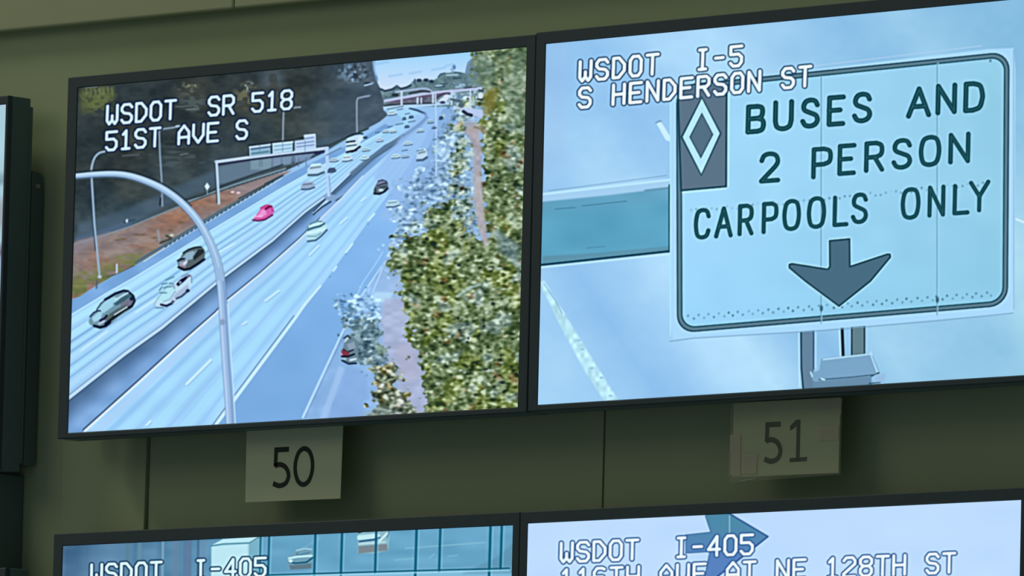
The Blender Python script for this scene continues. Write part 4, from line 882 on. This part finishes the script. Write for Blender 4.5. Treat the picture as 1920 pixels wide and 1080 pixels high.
    caption(cv, 'WSDOT  I-405', 172, 1059, 27.9, -.04, 19, 34, -.8, 5.6, (204, 242, 255), (22, 58, 92), 2.3)
    cv.done(); cv.finish(.7)
    return cv

# ---------------------------------------------------------------- picture: sign with the star shaped arrow (only its top shows)
def picture_arrow():
    cv = Canvas(970, 925, 1930, 1180, [(990.4, 981.8), (1914.7, 937.5), (973.9, 1664.2), (1901, 1651.7)], (190, 221, 255))
    P, L = cv.poly, cv.line
    cv.put((slice(0, cv.h), slice(0, cv.w)), np.ones((cv.h, cv.w)), lambda X, Y: np.array((190, 221, 255.)) + ((noise(X, Y, 60, 40, 3) - .5) * 7)[..., None] * np.array((1, .7, .2)))
    cv.part('pictured_arrow', 'blue grey arrow in the picture')
    ar = [(1316, 945), (1323, 968), (1333, 998), (1286, 1003), (1286, 1037), (1331, 1034), (1322, 1078), (1318, 1100), (1344, 1082), (1440, 1006), (1370, 965), (1330, 944)]
    P(ar, lambda X, Y: np.array((78, 138, 170.)) + (np.clip((Y - 985) / 60, 0, 1))[..., None] * np.array((10, -8, 22)), 1)
    L([(1366, 962), (1440, 1006), (1344, 1082), (1318, 1100)], 2.8, (44, 84, 148), 1); L([(1323, 968), (1333, 998), (1286, 1003), (1286, 1037), (1331, 1034), (1320, 1090)], 1.8, (58, 108, 156), 1)
    L([(1368, 966), (1368, 1000)], 2, (150, 196, 216), 1); cv.done()
    caption(cv, 'WSDOT  I-405', 1052.5, 1018.5, 30.7, -.044, 21, 35.5, -.8, 5.8, (226, 244, 255), (44, 90, 146), 2.3)
    cv.done(); 
    caption(cv, '116TH AVE AT NE 128TH ST', 1052, 1068.5, 31.2, -.0425, 21, 35.5, -.8, 5.8, (226, 244, 255), (44, 90, 146), 2.3)
    cv.done(); cv.finish(.6)
    return cv

def picture_plain(seed):
    cv = Canvas(0, 0, 100, 100, [(0, 0), (100, 0), (0, 100), (100, 100)], (170, 204, 218))
    n = (noise(cv.X, cv.Y, 20, 6, seed) - .5) * 14
    cv.img = np.array((172, 206, 220.)) + n[..., None]
    cv.poly([(0, 24), (100, 20), (100, 22), (0, 26)], (112, 140, 152), 1); cv.poly([(0, 30), (100, 27), (100, 34), (0, 38)], (150, 150, 156), 2); cv.poly([(0, 42), (100, 40), (100, 43), (0, 45)], (92, 84, 110), 1)
    cv.poly([(0, 45), (100, 43), (100, 101), (0, 101)], (150, 168, 196), 2)
    return cv

# ------------------------------------------------------------------ monitors
PW, PH = 1.0, 0.5625
def monitor(label, cv, dx, dz, roll, margins, us, vs, W=PW, Hh=PH, side_mount=False, full_rear=False):
    l, r, t, bt = margins
    root = bpy.data.objects.new('wall_hung_monitor', None); root.empty_display_size = 0.05; COL.objects.link(root)
    root.location = (dx, 0, dz); root.rotation_euler = (0, -roll, 0)
    tag(root, label, 'monitor', 'monitors of the video wall')
    o = (-l, W + r, -Hh - bt, t)
    bm = bmesh.new(); frame_ring(bm, o, (-0.0004, W + 0.0004, -Hh - 0.0004, 0.0004), -0.0016, 0.008)
    obj('bezel', bm, MAT['plastic'], root)
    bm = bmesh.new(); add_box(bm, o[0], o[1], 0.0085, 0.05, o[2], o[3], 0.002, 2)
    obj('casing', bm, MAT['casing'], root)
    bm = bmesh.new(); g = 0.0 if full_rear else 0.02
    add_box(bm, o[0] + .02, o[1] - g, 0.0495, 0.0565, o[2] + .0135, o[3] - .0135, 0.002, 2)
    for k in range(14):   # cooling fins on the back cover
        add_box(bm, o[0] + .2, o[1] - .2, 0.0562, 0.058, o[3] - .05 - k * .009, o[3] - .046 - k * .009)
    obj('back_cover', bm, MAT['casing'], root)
    bm = bmesh.new()
    if side_mount:
        zt, zb, xr = -.104, o[2] + .012, o[1] - .0005
        pts = [(W - .25, zb), (xr, zb)]; r_ = .02
        y0, y1 = .0585, .0845
        n = bmesh.new()
        # a pressed steel rail whose top corner is rounded away from the wall edge
        prof = [(y0, zt), (y0 + .012, zt - .001)] + [(y0 + .012 + .014 * math.sin(a_), zt - .015 + .014 * math.cos(a_)) for a_ in np.linspace(0.1, math.pi / 2, 7)] + [(y1, zb), (y0, zb)]
        f = [bm.verts.new((xr, y, z)) for y, z in prof]; k_ = [bm.verts.new((xr - .06, y, z)) for y, z in prof]
        bm.faces.new(f); bm.faces.new(k_[::-1])
        for i in range(len(prof)): bm.faces.new((f[i], k_[i], k_[(i + 1) % len(prof)], f[(i + 1) % len(prof)]))
        n.free()
        mb = obj('mount_rail', bm, MAT['metal'], root)
        bm = bmesh.new(); bmesh.ops.create_cone(bm, cap_ends=True, segments=18, radius1=.0042, radius2=.0034, depth=.003, matrix=Matrix.Translation((xr + .0015, .071, -.128)) @ Matrix.Rotation(math.pi / 2, 4, 'Y'))
        obj('screw', bm, MAT['screw'], mb)
    else:
        bm.free()
        for x in (W * .25, W * .72):
            bm = bmesh.new(); add_box(bm, x, x + .05, 0.0583, 0.0885, -Hh * .9, -Hh * .08, 0.002, 1)
            obj('mount_rail', bm, MAT['metal'], root)
    build_screen(cv, W, Hh, us, vs, root)
    return root

fu, fv = grid_lines(700), grid_lines(580)
monitor('upper monitor showing freeway traffic below caption SR 518, number card 50 under it', picture_freeway(), 0, 0, 0, (.0238, .0205, .0185, .0088), fu, fv)
monitor('upper monitor showing white carpool lane sign, number card 51 under it', picture_sign(), 1.04157, .00176, .00262, (.0207, .02, .0195, .0095), grid_lines(760), fv)
monitor('lower monitor showing cars behind a fence, below number card 50', picture_fence(), -.00391, -.74617, -.00009, (.0212, .0158, .0205, .012), fu, grid_lines(120, .16, 6))
monitor('lower monitor showing pale blue picture with arrow, below number card 51', picture_arrow(), 1.02859, -.74467, .00107, (.0160, .02, .0185, .012), grid_lines(700), grid_lines(170, .25, 6))
monitor('monitor edge with thick dark side left of the freeway monitor', picture_plain(3), -1.1694, -.0163, 0, (.02, .0069, .0145, .0145), grid_lines(20), grid_lines(60), 1.0, .585, True, True)
monitor('dark monitor corner at the bottom left, left of the fence picture', picture_plain(8), -1.1439, -.7915, 0, (.02, .0089, .0145, .0145), grid_lines(20), grid_lines(20), 1.0, .585, False, True)

# mounting rail between the two left monitors, brought forward to block stray lamp light
bm = bmesh.new(); add_box(bm, -.26, -.192, .030, .0885, -.7745, -.6185, .002, 2)
o = obj('mounting_rail', bm, MAT['metal']); tag(o, 'dark vertical steel rail on the wall between the two left monitors', 'rail')

# ------------------------------------------------------------------ number cards
NUM = {
 '5': [(.95, 0), (.16, 0), (.14, .44)] + spline([(.14, .44), (.42, .41), (.78, .5), (.97, .72), (.82, .93), (.42, 1), (.02, .93)], 6),
 '0': spline([(.5, 0), (.82, .1), (1, .36), (1, .64), (.82, .9), (.5, 1), (.18, .9), (0, .64), (0, .36), (.18, .1)], 6, True),
}
def thick(pts, w, closed=False):
    """outline of a stroke of width w round a polyline"""
    P = [np.array(p) for p in pts]; n = len(P); Lf, Rg = [], []
    for i in range(n):
        p0 = P[i - 1] if (i > 0 or closed) else P[i]; p1 = P[(i + 1) % n] if (i < n - 1 or closed) else P[i]
        e1 = P[i] - p0; e2 = p1 - P[i]
        e1 = e1 / np.linalg.norm(e1) if np.linalg.norm(e1) > 1e-9 else e2 / np.linalg.norm(e2)
        e2 = e2 / np.linalg.norm(e2) if np.linalg.norm(e2) > 1e-9 else e1
        n1, n2 = np.array((-e1[1], e1[0])), np.array((-e2[1], e2[0])); m = n1 + n2; m = m / np.linalg.norm(m); k = 1 / max(.5, m @ n1)
        Lf.append(P[i] + m * w / 2 * k); Rg.append(P[i] - m * w / 2 * k)
    return Lf, Rg
def numeral(parent, pts, x0, z0, w, h, sw, closed=False, skew=-.03):
    bm = bmesh.new()
    q = [(x0 + sw / 2 + (w - sw) * u, z0 - sw / 2 - (h - sw) * v) for u, v in pts]
    Lf, Rg = thick(q, sw, closed); n = len(q)
    ring = [[bm.verts.new((p[0], y, p[1])) for p in S_] for S_ in (Lf, Rg) for y in (-.00035, -.0001)]
    rng_ = range(n) if closed else range(n - 1)
    for i in rng_:
        j = (i + 1) % n
        bm.faces.new((ring[0][i], ring[0][j], ring[2][j], ring[2][i])); bm.faces.new((ring[1][i], ring[3][i], ring[3][j], ring[1][j]))
        bm.faces.new((ring[0][i], ring[1][i], ring[1][j], ring[0][j])); bm.faces.new((ring[2][i], ring[2][j], ring[3][j], ring[3][i]))
    if not closed:
        for i in (0, n - 1): bm.faces.new((ring[0][i], ring[2][i], ring[3][i], ring[1][i]))
    return obj('numeral', bm, MAT['ink'], parent)

def sheet(name, parent, pts, y, th, mat, curl=0.0):
    bm = bmesh.new(); prism(bm, pts, y, y + th); return obj(name, bm, mat, parent)

CY = .04
root = bpy.data.objects.new('number_card', None); root.empty_display_size = .03; COL.objects.link(root); root.location = (.3686, CY, -.6865)
tag(root, 'white paper card printed 50 hanging under the freeway monitor', 'card', 'printed monitor number cards')
pp = sheet('paper', root, [(.0008, .0012), (.2128, -.0003), (.2145, .1152), (-.0008, .1152)], 0, .0006, MAT['paper'])
n5 = numeral(root, NUM['5'], .0575, .0865, .0440, .0655, .0080)
n0 = numeral(root, NUM['0'], .1075, .0862, .0450, .0652, .0078, True)

root = bpy.data.objects.new('number_card', None); root.empty_display_size = .03; COL.objects.link(root); root.location = (1.4157, CY, -.6850)
tag(root, 'white paper card printed 51 in a clear taped sleeve under the carpool sign monitor', 'card', 'printed monitor number cards')
sheet('paper', root, [(0, .0008), (.2157, -.0004), (.2165, .1143), (-.0006, .1143)], 0, .0006, MAT['paper'])
numeral(root, NUM['5'], .0605, .0823, .0420, .0640, .0080)
bm = bmesh.new()
for pts in ([(.1160, .0675), (.1160, .0745), (.1280, .0835), (.1368, .0835), (.1368, .0205), (.1294, .0205), (.1294, .0745), (.1240, .0705)], [(.1165, .0195), (.1165, .0258), (.1515, .0262), (.1515, .0199)]):
    prism(bm, pts, -.00035, -.0001)
obj('numeral', bm, MAT['ink'], root)
sheet('sleeve', root, [(-.0052, -.0072), (.2205, -.0032), (.2212, .1140), (-.0062, .1140)], -.0011, .0002, MAT['film'])
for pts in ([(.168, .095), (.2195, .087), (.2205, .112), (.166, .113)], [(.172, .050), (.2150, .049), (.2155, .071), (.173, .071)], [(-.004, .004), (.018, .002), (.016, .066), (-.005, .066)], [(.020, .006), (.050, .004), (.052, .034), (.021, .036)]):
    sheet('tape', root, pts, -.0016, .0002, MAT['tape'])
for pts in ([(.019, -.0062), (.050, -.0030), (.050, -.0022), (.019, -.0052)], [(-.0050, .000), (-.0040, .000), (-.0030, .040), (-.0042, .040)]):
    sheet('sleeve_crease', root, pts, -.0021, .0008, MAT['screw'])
